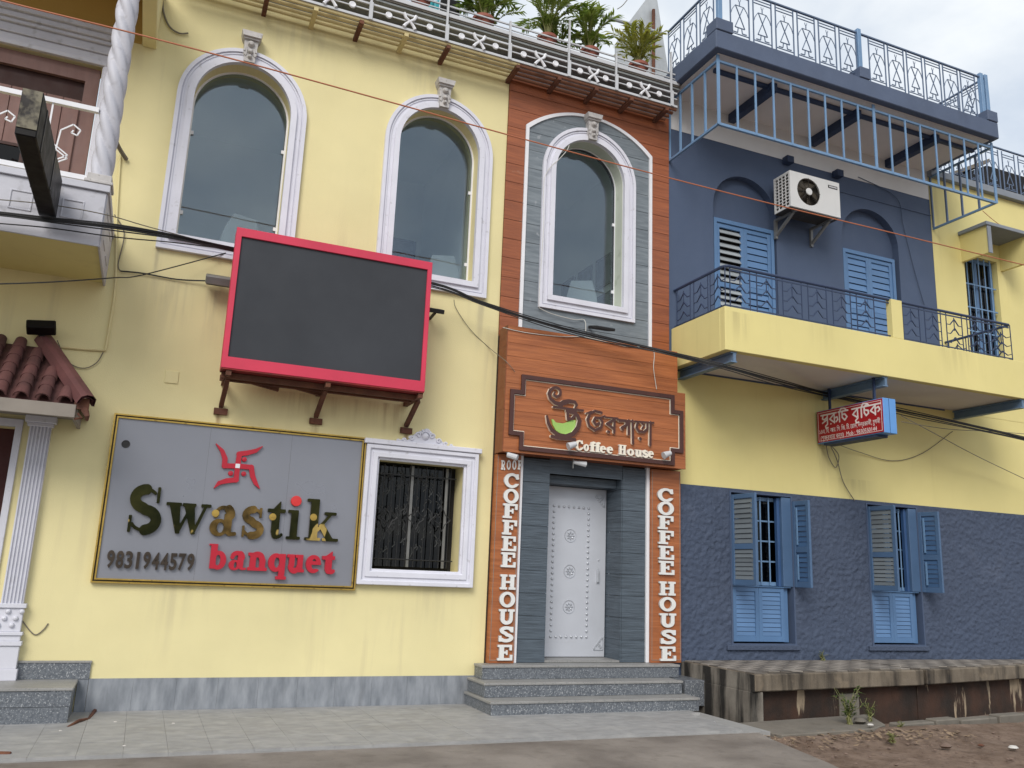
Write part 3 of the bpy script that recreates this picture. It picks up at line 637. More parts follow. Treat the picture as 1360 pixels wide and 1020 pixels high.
def bands(cxo, lo_out, hi_out, h_in, cin, z0, z1, y0, y1, name, mat, parent):
    """one horizontal board between an outer span and an inner opening (two pieces where the opening divides it)"""
    n = 10; zs_ = [z0+(z1-z0)*k/n for k in range(n+1)]
    hin = [h_in(z) for z in zs_]
    L_ = [(lo_out(z), z) for z in zs_]; R_ = [(hi_out(z), z) for z in zs_]
    if max(hin) < 1e-4: G().plate([L_+R_[::-1]], y0, y1).build(name, mat, parent); return
    if min(hin) > 1e-4:
        I1 = [(cin-h, z) for h, z in zip(hin, zs_)]; I2 = [(cin+h, z) for h, z in zip(hin, zs_)]
        G().plate([L_+I1[::-1]], y0, y1).build(name, mat, parent); G().plate([I2+R_[::-1]], y0, y1).build(name, mat, parent); return
    if hin[0] > 0:      # opening closes inside this board
        zz_ = [z0+(z1-z0)*k/40 for k in range(41)]; pr = [(h_in(z), z) for z in zz_ if h_in(z) > 1e-4]
        notch = [(cin+h, z) for h, z in pr]+[(cin-h, z) for h, z in reversed(pr)]
        G().plate([[L_[0]]+L_[1:]+R_[::-1]+notch], y0, y1).build(name, mat, parent)
    else:
        zz_ = [z0+(z1-z0)*k/40 for k in range(41)]; pr = [(h_in(z), z) for z in zz_ if h_in(z) > 1e-4]
        notch = [(cin-h, z) for h, z in reversed(pr)]+[(cin+h, z) for h, z in pr]
        G().plate([L_+notch+R_[::-1]], y0, y1).build(name, mat, parent)
z = 4.20; pb = .253
while z < 7.70:
    z1 = min(z+pb, 7.712)
    bands(0, lambda q: XL+.002, lambda q: XR-.002, lambda q: h_panel(q) and h_panel(q)+.004, PC, z+.003, z1-.003, -.022, -.001, 'plank', 'wood_wall', CH)
    if z < PS+PR-.02:
        zt = min(z1-.003, PS+PR-.012)
        bands(0, lambda q: PC-h_panel(q)+.03, lambda q: PC+h_panel(q)-.03, lambda q: h_frame(q) and h_frame(q)-.02, W3['cx'], z+.003, zt, -.014, -.002, 'grey_plank', 'slate_light', CH)
    z += pb
# white trim round the grey panel
no = [(PC-h_panel(q), q) for q in np.linspace(4.2, PS, 3)]+[(PC-h_panel(q), q) for q in np.linspace(PS, PS+PR-.0005, 26)[1:]]
oo = no+[(2*PC-x, q) for x, q in reversed(no)]
def shrink(x, q, d): return (PC+(x-PC)*(PH-d)/PH, 4.2 if q <= 4.2001 else q-d*.8)
G().plate([oo+[shrink(x, q, .045) for x, q in reversed(oo)]], -.035, -.001).build('panel_trim', 'white_paint', CH)
arched_window(W3, CH, depth=.21)
G().plate([arch_of(W3, FT-.001), arch_of(W3, FT+.012)], .0, .205).build('reveal_lining', 'reveal', CH)
room(3.75, 5.95, .285, 3.4, 4.2, 7.5, CH)
# doorway
fy = -.012
def clad(x0, x1, z0, z1, y0, y1, step=.255):
    q = z0
    while q < z1-.02:
        e = min(q+step, z1); G().box(x0, x1, y0, y1, q+.002, e-.002).build('grey_plank', 'slate', CH); q = e
clad(4.005, 4.358, .44, 2.76, -.03, -.001); clad(5.362, 5.685, .44, 2.76, -.03, -.001)
# right reveal of the recess (cladding turns the corner), lintel
q = .44
while q < 2.55:
    e = min(q+.255, 2.60); G().box(5.345, 5.3585, -.028, .398, q+.002, e-.002).build('grey_plank', 'slate', CH); q = e
G().box(4.36, 5.34, .10, .40, 2.50, 2.62).build('lintel', 'slate', CH); G().box(4.36, 5.36, -.02, .0995, 2.60, 2.78).build('lintel_face', 'slate', CH)
G().box(4.30, 4.355, .0, .40, .44, 2.6).build('reveal', 'slate', CH)
G().box(4.30, 5.42, .40, .44, .40, 2.7).build('door_backing', 'joint', CH)
G().box(4.36, 5.344, -.02, .40, .44, .462).build('threshold', 'granite_top', CH)
for x0 in (3.955, 5.688): box('white_strip', x0, x0+.042, -.06, -.001, .44, 2.78, 'white_paint', CH, .003)
# side cheek of the front (left edge)
DY = .33
dr = bpy.data.objects.new('door', None); COL.objects.link(dr); dr.parent = CH; dr.location = Vector((4.9, DY, .465))-CH.location
dx0, dx1, dz0, dz1 = 4.40, 5.335, .468, 2.495
G().box(dx0, dx1, DY, DY+.04, dz0, dz1).build('leaf', 'steel_door', dr, bevel=.004)
st = G(); sx0, sx1, sz0, sz1 = 4.60, 5.08, .70, 2.25
spots = [(sx0+(sx1-sx0)*k/7, zz_) for k in range(8) for zz_ in (sz0, sz1)] + [(xx_, sz0+(sz1-sz0)*k/23) for k in range(1, 23) for xx_ in (sx0, sx1)]
for x, zz_ in spots: st.lathe([(.0005, -.019), (.009, -.016), (.0155, -.009), (.0185, .001)], (x, DY, zz_), 10, 'y')
stuff(st.build('studs', 'steel_stud', dr, smooth=True))
for zc in (1.05, 1.47, 1.90):
    ro = G().lathe([(.068, .001), (.072, -.006), (.080, -.007), (.084, .001)], (4.835, DY, zc), 28, 'y')
    ro.lathe([(.0005, -.012), (.014, -.010), (.018, .001)], (4.835, DY, zc), 12, 'y')
    for k in range(8):
        a = k*math.pi/4; ro.tube([(4.835+.022*math.cos(a), DY-.004, zc+.022*math.sin(a)), (4.835+.038*math.cos(a), DY-.007, zc+.038*math.sin(a)), (4.835+.056*math.cos(a), DY-.002, zc+.056*math.sin(a))], [.004, .010, .003], 6)
    ro.build('rosette', 'steel_stud', dr, smooth=True)
for zc, s in ((2.42, -1), (.55, 1)):
    oc = G().bar((5.31, DY-.004, zc), (5.31, DY-.004, zc+s*.15), .008).bar((5.31, DY-.004, zc), (5.18, DY-.004, zc), .008)
    for k in range(5):
        u = k/4; p = (5.29-.10*u, zc+s*(.13-.11*u)); oc.lathe([(.001, -.008), (.014, -.006), (.018, .001)], (p[0], DY, p[1]), 10, 'y')
    for k in range(3): oc.lathe([(.001, -.008), (.016, -.006), (.02, .001)], (5.28-.04*k*.5, DY, zc+s*(.03+.04*k*.5)), 10, 'y')
    oc.build('corner_ornament', 'steel_stud', dr, smooth=True)
hd = G().box(5.21, 5.235, DY-.03, DY, 1.35, 1.50).box(5.205, 5.24, DY-.006, DY, 1.33, 1.52).lathe([(.001, -.008), (.012, -.006), (.014, .001)], (5.235, DY, 1.62), 10, 'y'); hd.build('handle', 'steel_stud', dr, bevel=.003)

# ================================================================== lettering engine: strokes -> outline -> solid letter
def _sd_seg(X, Y, ax, ay, bx, by, r0, r1, sq=False):
    dx_, dy_ = bx-ax, by-ay; l2 = dx_*dx_+dy_*dy_+1e-12
    t = np.clip(((X-ax)*dx_+(Y-ay)*dy_)/l2, 0, 1); r_ = r0+(r1-r0)*t
    return np.hypot(X-ax-t*dx_, Y-ay-t*dy_)-r_
def _sd_box(X, Y, x0, y0, x1, y1):
    qx = np.abs(X-(x0+x1)/2)-(x1-x0)/2; qy = np.abs(Y-(y0+y1)/2)-(y1-y0)/2
    return np.hypot(np.maximum(qx, 0), np.maximum(qy, 0))+np.minimum(np.maximum(qx, qy), 0)
def _sd_ell(X, Y, cx, cy, rx, ry): return (np.hypot((X-cx)/rx, (Y-cy)/ry)-1)*min(rx, ry)
def _sd_poly(X, Y, pts):
    d = np.full(X.shape, 1e9); ins = np.zeros(X.shape, bool); n = len(pts)
    for i in range(n):
        (ax, ay), (bx, by) = pts[i], pts[(i+1) % n]
        d = np.minimum(d, _sd_seg(X, Y, ax, ay, bx, by, 0, 0))
        c = ((ay > Y) != (by > Y)) & (X < (bx-ax)*(Y-ay)/((by-ay) if abs(by-ay) > 1e-12 else 1e-12)+ax); ins ^= c
    return np.where(ins, -d, d)
def outlines(prims, bounds, step):
    """contour loops of a union of strokes (marching squares)"""
    x0, y0, x1, y1 = bounds; xs = np.arange(x0-3*step, x1+3*step, step); ys = np.arange(y0-3*step, y1+3*step, step)
    X, Y = np.meshgrid(xs, ys); D = np.full(X.shape, 1e9)
    for p in prims:
        k = p[0]; cut = k[0] == '-'; k = k.lstrip('-')
        if k == 's':
            pts = p[1]; wd = p[2] if isinstance(p[2], (list, tuple)) else [p[2]]*len(pts); d = np.full(X.shape, 1e9)
            for i in range(len(pts)-1): d = np.minimum(d, _sd_seg(X, Y, *pts[i], *pts[i+1], wd[i]/2, wd[i+1]/2))
        elif k == 'b': d = _sd_box(X, Y, *p[1:5])
        elif k == 'd': d = _sd_ell(X, Y, *p[1:5])
        elif k == 'p': d = _sd_poly(X, Y, p[1])
        D = np.maximum(D, -d) if cut else np.minimum(D, d)
    D = D+1.3e-6
    segs = {}
    ny_, nx_ = D.shape
    def ip(i, j, i2, j2):
        a, b = D[j, i], D[j2, i2]; t = a/(a-b); return (xs[i]+(xs[i2]-xs[i])*t, ys[j]+(ys[j2]-ys[j])*t)
    S_ = D < 0
    act = np.argwhere((S_[:-1, :-1] | S_[1:, :-1] | S_[:-1, 1:] | S_[1:, 1:]) & ~(S_[:-1, :-1] & S_[1:, :-1] & S_[:-1, 1:] & S_[1:, 1:]))
    nxt = {}; pos = {}
    for j, i in act:
        c = (S_[j, i], S_[j, i+1], S_[j+1, i+1], S_[j+1, i])
        e = [(('h', i, j), (i, j, i+1, j)), (('v', i+1, j), (i+1, j, i+1, j+1)), (('h', i, j+1), (i, j+1, i+1, j+1)), (('v', i, j), (i, j, i, j+1))]
        cr_ = [q for q in range(4) if c[q] != c[(q+1) % 4]]
        for q in cr_:
            if e[q][0] not in pos: pos[e[q][0]] = ip(*e[q][1])
        outs = [q for q in cr_ if c[q]]; ins_ = [q for q in cr_ if not c[q]]
        for q in outs:       # leave inside at edge q; pair with the entering edge
            r_ = min(ins_, key=lambda r2: (r2-q) % 4) if len(ins_) > 1 else ins_[0]
            nxt[e[q][0]] = e[r_][0]
    loops = []; seen = set()
    for k in list(nxt):
        if k in seen: continue
        lp = []; q = k
        while q in nxt and q not in seen: seen.add(q); lp.append(pos[q]); q = nxt[q]
        if len(lp) > 5: loops.append(lp)
    def simp(l, eps):
        # drop near-collinear points
        out = [l[0]]
        for i in range(1, len(l)-1):
            a, b, c = out[-1], l[i], l[i+1]
            ar = abs((b[0]-a[0])*(c[1]-a[1])-(b[1]-a[1])*(c[0]-a[0])); ln = math.hypot(c[0]-a[0], c[1]-a[1])+1e-9
            if ar/ln > eps or math.hypot(b[0]-a[0], b[1]-a[1]) > 8*step: out.append(b)
        out.append(l[-1]); return out
    return [simp(l, step*.06) for l in loops]

def SER(x, y, w_, h_): return ('b', x-w_/2, y, x+w_/2, y+h_)
def caps(c):       # heavy slab capitals, height 1
    T = .15
    if c == 'O': return [('d', .45, .5, .45, .515), ('-d', .45, .5, .22, .33)], .90
    if c == 'C': return [('d', .45, .5, .45, .515), ('-d', .47, .5, .24, .33), ('-b', .60, .30, 1.1, .66), ('b', .70, .60, .84, .97)], .88
    if c == 'F': return [('b', .10, 0, .36, 1), ('b', 0, 1-T, .80, 1), ('b', .66, .60, .80, 1), ('b', .3, .44, .58, .57), ('b', .48, .34, .58, .67), ('b', 0, 0, .50, T)], .84
    if c == 'E': return [('b', .10, 0, .36, 1), ('b', 0, 1-T, .80, 1), ('b', .66, .64, .80, 1), ('b', .3, .44, .56, .57), ('b', .47, .35, .56, .66), ('b', 0, 0, .84, T), ('b', .70, 0, .84, .36)], .88
    if c == 'H': return [('b', .09, 0, .33, 1), ('b', .61, 0, .85, 1), ('b', .3, .43, .64, .57), ('b', 0, 0, .42, T), ('b', 0, 1-T, .42, 1), ('b', .52, 0, .94, T), ('b', .52, 1-T, .94, 1)], .94
    if c == 'U': return [('b', .10, .35, .34, 1), ('b', .62, .35, .82, 1), ('s', arc(.465, .36, .245, .25, 180, 360, 16), [.24]*8+[.22]*9), ('b', 0, 1-T, .44, 1), ('b', .52, 1-T, .92, 1)], .92
    if c == 'S': return [('s', [(.70, .76)]+arc(.44, .74, .26, .17, 30, 250, 14)+[(.44, .50)]+arc(.42, .27, .29, .19, 80, -150, 16), .21), ('b', .66, .62, .80, .98), ('b', .04, .02, .18, .40)], .84
    if c == 'R': return [('b', .10, 0, .34, 1), ('s', [(.2, .92), (.5, .92)]+arc(.5, .70, .22, .22, 90, -90, 10)+[(.2, .48)], .16), ('s', [(.45, .48), (.75, .06)], .2), ('b', 0, 0, .44, T), ('b', 0, 1-T, .4, 1), ('b', .6, 0, .9, T)], .9
def lower(c, bold=.20, thin=.09, xh=.66, ser=.07):
    """roman letters with serifs: cap height 1, x-height xh"""
    B_, t = bold, thin
    if c == 'o': return [('d', .33, xh/2, .33, xh/2+.015), ('-d', .33, xh/2, .33-B_*.85, xh/2-t)], .68
    if c == 'e': return [('d', .32, xh/2, .32, xh/2+.015), ('-d', .34, xh/2, .32-B_*.85, xh/2-t), ('b', .15, xh*.46, .60, xh*.46+t), ('-b', .36, xh*.24, .80, xh*.46-.001), ('-b', .5, xh*.2, .8, xh*.46)], .66
    if c == 's': return [('s', arc(.28, xh*.74, .20, xh*.19, 35, 260, 12)+arc(.28, xh*.26, .22, xh*.20, 80, -155, 12), [t]*3+[B_*.85]*20+[t]*3), ('b', .44, xh*.66, .50, xh), ('b', .02, 0, .08, xh*.38)], .54
    if c == 'a': return [('b', .36, .06, .36+B_, xh*.74), ('s', arc(.33, xh*.70, .20, xh*.24, 0, 150, 12), [B_]*5+[t*1.2]*8), ('d', .13, xh*.70, .085, .085), ('d', .24, xh*.27, .24, xh*.29), ('-d', .28, xh*.27, .24-B_*.72, xh*.17), ('s', [(.36+B_*.5, .09), (.36+B_*.8, .045), (.36+B_+.1, .06)], .09)], .70
    if c == 'b': return [('b', .08, .02, .08+B_, 1.0), ('b', 0, .93, .08+B_, 1.0), ('d', .40, xh/2, .30, xh/2+.015), ('-d', .38, xh/2, .30-B_*.8, xh/2-t), ('b', .08, .05, .08+B_*.9, xh)], .74
    if c == 'n': return [('b', .08, 0, .08+B_, xh), ('b', .48, 0, .48+B_, xh*.65), ('s', arc(.38, xh*.62, .20+B_*.0, xh*.29, 175, 0, 12), [t]*4+[B_*.95]*9), ('b', 0, 0, .16+B_, ser), ('b', .40, 0, .56+B_, ser), ('b', 0, xh-ser, .08+B_, xh)], .66+B_*.5
    if c == 'q': return [('b', .46, -.32, .46+B_, xh), ('d', .32, xh/2, .32, xh/2+.015), ('-d', .36, xh/2, .32-B_*.85, xh/2-t), ('b', .46+B_*.1, 0, .46+B_, xh), ('b', .36, -.32, .54+B_, -.32+ser)], .74
    if c == 'u': return [('b', .10, xh*.33, .10+B_, xh), ('b', .48, 0, .48+B_, xh), ('s', arc(.36, xh*.33, .17, xh*.25, 185, 360, 12), [B_*.95]*8+[t]*5), ('b', 0, xh-ser, .10+B_, xh), ('b', .38, xh-ser, .48+B_, xh), ('b', .48, 0, .56+B_, ser)], .78
    if c == 't': return [('b', .13, .14, .13+B_, xh), ('p', [(.13, xh-.02), (.13+B_, xh-.02), (.13+B_, xh+.20)]), ('b', 0, xh-ser*1.2, .48, xh), ('s', arc(.13+B_*.5+.10, .16, .10+B_*.0, .12, 180, 330, 8), [B_*.9]*3+[B_*.6, B_*.5]+[t]*4)], .52
    if c == 'i': return [('b', .10, 0, .10+B_, xh), ('b', 0, 0, .20+B_, ser), ('b', 0, xh-ser, .10+B_, xh)], .26+B_
    if c == 'k': return [('b', .10, 0, .10+B_, 1.0), ('b', 0, .93, .10+B_, 1.0), ('b', 0, 0, .18+B_, ser), ('s', [(.10+B_, xh*.36), (.62, xh-.05)], t), ('p', [(.22+B_*.5, xh*.52), (.30+B_*.6, xh*.66), (.52+B_, .03), (.52+B_*.1, .03)]), ('b', .44, 0, .64+B_, ser), ('b', .46, xh-ser, .76, xh)], .68+B_*.6
    if c == 'w': return [('p', [(.06, xh), (.06+B_*1.25, xh), (.33+.05, 0), (.33-.05, 0)]), ('s', [(.34, .05), (.50, xh*.62)], t), ('p', [(.40, xh), (.40+B_*1.25, xh), (.69+.05, 0), (.69-.05, 0)]), ('s', [(.70, .05), (.94, xh-.03)], t), ('b', 0, xh-ser, .36, xh), ('b', .38, xh-ser, .70, xh), ('b', .82, xh-ser, 1.06, xh)], 1.06
    if c == 'f': return [('b', .12, 0, .12+B_, .78), ('s', arc(.12+B_*.5+.13, .78, .14, .16, 185, 60, 10), [B_]*4+[B_*.7]*3+[t]*4), ('d', .40, .86, .07, .07), ('b', 0, xh-ser*1.2, .44, xh), ('b', .02, 0, .24+B_, ser)], .44
    if c == 'S': return [('s', arc(.36, .745, .25, .21, 40, 255, 16)+arc(.36, .265, .28, .225, 85, -155, 16), [t]*3+[t*1.2]+[B_*1.15]*25+[t]*5), ('b', .60, .66, .67, 1.02), ('b', .02, -.02, .09, .36)], .76
    if c == 'C': return [('d', .42, .5, .42, .515), ('-d', .46, .5, .42-B_*.95, .5-t), ('-b', .62, .28, 1, .68), ('b', .68, .64, .75, 1.0), ('s', [(.62, .14), (.76, .28)], t)], .82
    if c == 'H': return [('b', .10, 0, .10+B_, 1), ('b', .58, 0, .58+B_, 1), ('b', .2, .46, .7, .46+t), ('b', 0, 0, .20+B_, ser), ('b', 0, 1-ser, .20+B_, 1), ('b', .48, 0, .68+B_, ser), ('b', .48, 1-ser, .68+B_, 1)], .72+B_
_gc = {}
def glyph_mesh(key, prims, h, depth, sx, mats):
    """mesh of one letter, height h, standing at the origin, front towards -Y"""
    k = (key, h, depth, sx)
    if k not in _gc:
        xs = []; 
        lo = outlines(prims, (-.25, -.45, 1.35, 1.15), .0165)
        lo = [[(x*h*sx, y*h) for x, y in l] for l in lo]
        g_ = G(); g_.plate(lo, -depth, 0, side=1)
        o = g_.build('letter', mats, None); off = o.location.copy(); me_ = o.data; bpy.data.objects.remove(o); _gc[k] = (me_, off)
    return _gc[k]
def font_mesh(text, h, depth, mats, embolden=0.0, sx=1.0):
    c = bpy.data.curves.new('t', 'FONT'); c.body = text; c.size = h/.72; c.offset = embolden; c.extrude = depth/2; c.resolution_u = 3
    o = bpy.data.objects.new('t', c); COL.objects.link(o); dg = bpy.context.evaluated_depsgraph_get()
    me_ = bpy.data.meshes.new_from_object(o.evaluated_get(dg)); bpy.data.objects.remove(o)
    me_.transform(Matrix.Scale(sx, 4, (1, 0, 0))); me_.transform(Matrix.Rotation(R(90), 4, 'X')); me_.materials.clear()
    for m in mats: me_.materials.append(MATS[m])
    for p in me_.polygons: p.material_index = 0
    return me_
def place_letter(me_, off, loc, parent, rot=None, name='letter'):
    return inst(me_, name, Vector(loc)+off, parent, rot)
# ================================================================== banquet sign board
SB = thing('banquet_sign', (.85, 0, 1.18), 'grey banquet sign board in a gold frame with mirror gold and red letters', 'sign')
G().box(-.37, 2.075, -.035, -.003, 1.215, 2.765).build('panel', 'board_grey', SB)
for d0, d1, y in ((0, .014, .05), (.0145, .0285, .03), (.029, .043, .055)):
    fr = G(); fr.plate([rect(-.415+d0, 2.115-d0, 1.175+d0, 2.805-d0), rect(-.415+d1, 2.115-d1, 1.175+d1, 2.805-d1)], -y, -.002)
    fr.build('frame', 'gold' if y > .04 else 'letter_side', SB)
for x in (.50, 1.32): G().box(x-.0006, x+.0006, -.0356, -.034, 1.23, 2.75).build('panel_joint', 'letter_side', SB)
SPY = -.036
def zp(zx, zy, ox, oy, s, Y): return P(ox+zx/s, oy+zy/s, Y)
def letter_fit(c, fn, x0, x1, zb, h, Y, depth, mats, parent, **k):
    prims, wd = fn(c, **k) if k else fn(c)
    sx = (x1-x0)/(wd*h); me_, off = glyph_mesh((fn.__name__, c, tuple(k.items())), prims, h, depth, round(sx, 3), mats)
    return place_letter(me_, off, (x0, Y, zb), parent)
Q = lambda zx, zy: zp(zx, zy, 150, 580, 4.387, SPY)
hS = Q(170, 297).z-Q(170, 557).z
for c, a, b, base in (('S', 75, 272, 557), ('w', 290, 555, 562), ('a', 556, 712, 574), ('s', 742, 862, 579), ('t', 885, 998, 588), ('i', 1005, 1098, 590), ('k', 1112, 1298, 597)):
    p0, p1 = Q(a, base), Q(b, base)
    o = letter_fit(c, lower, p0.x, p1.x, Q(600, 576).z, hS, SPY, .035, ['gold_brown' if c in 'as' else 'gold_mirror', 'letter_side'], SB, bold=.21, thin=.07, xh=.70)
c0 = Q(1066, 376); G().lathe([(.001, -.04), (.052, -.038), (.055, -.034), (.055, 0)], (c0.x, SPY, c0.z), 24, 'y').build('letter_dot', 'dot_red', SB)
for (a, b) in ((928, 468), (1165, 470), (596, 447)):
    c0 = Q(a, b); G().lathe([(.001, -.006), (.036, -.005), (.037, 0)], (c0.x, SPY-.035, c0.z), 20, 'y').build('gold_disc', 'gold', SB)
hB = Q(600, 625).z-Q(600, 772).z
for c, a, b, base in (('b', 545, 658, 772), ('a', 668, 765, 777), ('n', 778, 888, 780), ('q', 896, 1000, 785), ('u', 1004, 1104, 788), ('e', 1116, 1206, 792), ('t', 1208, 1288, 796)):
    p0, p1 = Q(a, base), Q(b, base)
    letter_fit(c, lower, p0.x, p1.x, Q(900, 783).z, hB, SPY, .045, ['letter_red', 'letter_red'], SB, bold=.25, thin=.15, xh=.72, ser=.13)
p0, p1 = P(140.3, 754, SPY), P(258.8, 754, SPY); adv = (p1.x-p0.x)/10
hd_ = P(200, 733, SPY).z-P(200, 755, SPY).z; cache = {}
for k, c in enumerate('9831944579'):
    if c not in cache:
        m_ = font_mesh(c, hd_, .03, ['letter_brown'], .006); b_ = [v.co.x for v in m_.vertices]; s_ = adv*.84/(max(b_)-min(b_)) if c != '1' else .85
        m_.transform(Matrix.Scale(s_, 4, (1, 0, 0))); m_.transform(Matrix.Translation((-min(v.co.x for v in m_.vertices), 0, -min(v.co.z for v in m_.vertices)))); cache[c] = m_
    inst(cache[c], 'letter', (p0.x+k*adv+(adv*.25 if c == '1' else 0), SPY-.015, p0.z), SB)
def wpts(f, pts): return [(f(*p).x, f(*p).z) for p in pts]
u = .0345/4.387*.215            # metres per zoom pixel, about
mpz = (Q(900, 200).x-Q(500, 200).x)/400
arms = [
    [(725, 172), (690, 172), (648, 170)], [(648, 172), (652, 130), (636, 85), (600, 43)],
    [(725, 172), (770, 176), (806, 180)], [(804, 178), (812, 230), (830, 272), (852, 302)],
    [(725, 172), (731, 135), (736, 102)], [(733, 102), (780, 96), (830, 84), (870, 58)],
    [(725, 172), (720, 215), (716, 254)], [(718, 252), (660, 258), (618, 270), (588, 300)]]
pr = []
for a in arms:
    wd = [30*mpz]*len(a) if len(a) == 3 else [30*mpz, 30*mpz, 24*mpz, 5*mpz]
    pr.append(('s', wpts(Q, a), wd))
xs_ = [q[0] for p in pr for q in p[1]]; zs_ = [q[1] for p in pr for q in p[1]]
lo = outlines(pr, (min(xs_)-.05, min(zs_)-.05, max(xs_)+.05, max(zs_)+.05), .005)
G().plate(lo, SPY-.03, SPY).build('emblem', 'letter_red', SB)
for a, b in ((765, 133), (685, 214), (761, 217)): c0 = Q(a, b); G().lathe([(.001, -.028), (.024, -.025), (.026, 0)], (c0.x, SPY, c0.z), 14, 'y').build('emblem_dot', 'letter_red', SB)
c0 = Q(725, 172); G().box(c0.x-.022, c0.x+.022, SPY-.034, SPY-.0295, c0.z-.022, c0.z+.022).build('emblem_centre', 'white_paint', SB)
c0 = Q(75, 43); G().lathe([(.028, -.004), (.038, -.006), (.04, 0)], (c0.x, SPY, c0.z), 14, 'y').build('fixing_hole', 'black', SB)

# ================================================================== LED screen
LS = thing('led_screen', (1.53, 0, 2.93), 'large blank dark display screen in a red frame on rusty brackets', 'screen')
X0, X1, Z0, Z1, YF = .49, 2.575, 3.275, 4.745, -.60
fr = G(); fr.plate([rect(X0, X1, Z0, Z1), rect(X0+.055, X1-.05, Z0+.115, Z1-.092)], YF, YF+.03); fr.build('frame', 'red_frame', LS, bevel=.003)
G().box(X0+.05, X1-.045, YF+.022, YF+.04, Z0+.11, Z1-.085).build('display', 'screen', LS)
cs = G().box(X0+.004, X1-.004, YF+.031, YF+.21, Z0+.004, Z1-.004); cs.build('case', 'red_frame', LS)
G().box(X0+.006, X1-.006, YF+.006, YF+.20, Z0-.012, Z0-.002).build('bottom_panel', 'red_under', LS)
rf = G()
for y in (-.44, -.30): rf.bar((X0+.02, y, Z0-.045), (X1-.06, y, Z0-.045), .05, .055)
for x in (.57, 1.55, 2.54): rf.bar((x, -.58, Z0-.04), (x, -.001, Z0-.04), .05, .05)
for x in (.8, 1.25): rf.bar((x, -.30, Z0-.05), (x+.3, -.25, Z0-.09), .04, .04)
rf.build('support_frame', 'rust', LS)
for x in (.58, 1.56, 2.57):
    b_ = G().bar((x, -.40, Z0-.06), (x-.01, -.012, 2.99), .045, .045).bar((x-.045, -.02, 2.96), (x-.045, -.02, 2.90), .04, .04).box(x-.075, x+.06, -.035, -.002, 2.90, 2.965)
    b_.build('bracket', 'rust', LS)

# ================================================================== coffee house fascia sign
FS = thing('coffee_sign', (4.88, -.15, 2.77), 'wood finish fascia sign with dark stepped border and a coffee cup emblem', 'sign')
FY = -.27
G().box(3.652, 6.11, -.245, -.03, 2.775, 3.735).box(3.652, 5.995, -.245, -.03, 3.735, 4.265).build('box', 'wood_rim', FS)
z = 2.77; pm = {}
while z < 4.26:
    zt = min(z+.162, 3.742 if z < 3.7 else 4.275); xr = 6.12 if zt <= 3.745 else 6.005
    key = (round(zt-z, 3), xr)
    if key not in pm: pm[key] = G().box(3.648, xr, FY, -.246, z+.0012, zt-.0012).build('plank', 'wood', FS, bevel=.0012)
    else: inst(pm[key].data, 'plank', ((3.648+xr)/2, (FY-.246)/2, (z+zt)/2), FS)
    z = zt
for k in range(6): G().box(3.638, 3.650, -.268, -.03, 2.77+k*.251, 2.77+(k+1)*.251-.002).build('plank', 'wood_rim', FS)
BW = .052
def stepped(d):
    xo0, xo1, xi0, xi1, zb, zn0, zn1, zt = 3.700+d, 6.075-d, 3.835+d, 5.945-d, 2.800+d, 2.965+d, 3.505-d, 3.695-d
    return [(xi0, zb), (xi1, zb), (xi1, zn0), (xo1, zn0), (xo1, zn1), (xi1, zn1), (xi1, zt), (xi0, zt), (xi0, zn1), (xo0, zn1), (xo0, zn0), (xi0, zn0)]
G().plate([stepped(0), stepped(BW)], FY-.028, FY+.001).build('border', 'dark_brown', FS, bevel=.003)
G().plate([stepped(BW+.001), stepped(BW+.010)], FY-.008, FY+.001).build('border_line', 'cream_letter', FS)
V = lambda zx, zy: zp(zx, zy, 690, 490, 5.913, FY-.02)
mz = (V(900, 300).x-V(300, 300).x)/600
LD = [.036]
def logo(strokes, name, mat, depth=None, step=.005, polys=()):
    pr = [('s', wpts(V, s), ([q*mz for q in w_] if isinstance(w_, (list, tuple)) else w_*mz)) for s, w_ in strokes] + [('p', wpts(V, p)) for p in polys]
    xs_ = [q[0] for p in pr for q in p[1]]; zs_ = [q[1] for p in pr for q in p[1]]
    lo = outlines(pr, (min(xs_)-.06, min(zs_)-.06, max(xs_)+.06, max(zs_)+.06), step)
    LD[0] -= .0006; depth = depth or LD[0]
    return G().plate(lo, FY-depth, FY+.002-LD[0]*.02, side=1).build(name, mat, FS)
spiral = [(284+(10+a*5.6)*math.cos(a+2.1), 192-(10+a*5.6)*math.sin(a+2.1)*1.05) for a in np.linspace(.2, 7.2, 30)]
logo([(spiral, [12]*6+[20]*24),
      ([(238, 165), (226, 195), (240, 235), (275, 268), (320, 280), (345, 264), (385, 255), (430, 262), (446, 285), (432, 305)], [20, 22, 24, 26, 34, 36, 30, 24, 18, 12]),
      ([(265, 300), (495, 328)], 16), ([(372, 318), (378, 396)], 22), ([(372, 330), (432, 345)], 30), ([(380, 396), (410, 392), (432, 362)], 20)], 'emblem_letter', ['dark_brown', 'cream_letter'])
logo([([(212, 372), (222, 425), (250, 480), (300, 522), (360, 532), (415, 512), (455, 462), (468, 410), (452, 368), (432, 352)], [16, 22, 28, 32, 32, 32, 32, 30, 26, 22]), ([(250, 530), (300, 545), (430, 556)], 22)], 'cup', ['dark_brown', 'cream_letter'])
logo([], 'cup_fill', 'sprout', .02, polys=[[(252, 392), (268, 398), (285, 420), (340, 428), (390, 412), (412, 402), (442, 402), (438, 448), (415, 490), (370, 514), (330, 508), (290, 485), (262, 440)]])
bw_ = 19
logo([([(640, 345), (590, 332), (548, 352), (530, 398), (545, 450), (590, 482), (635, 462), (648, 420), (628, 386), (592, 384), (578, 412), (596, 440), (622, 428)], bw_), ([(522, 350), (560, 335)], 12), ([(628, 386), (665, 372)], 14)], 'letter', ['dark_brown', 'cream_letter'])
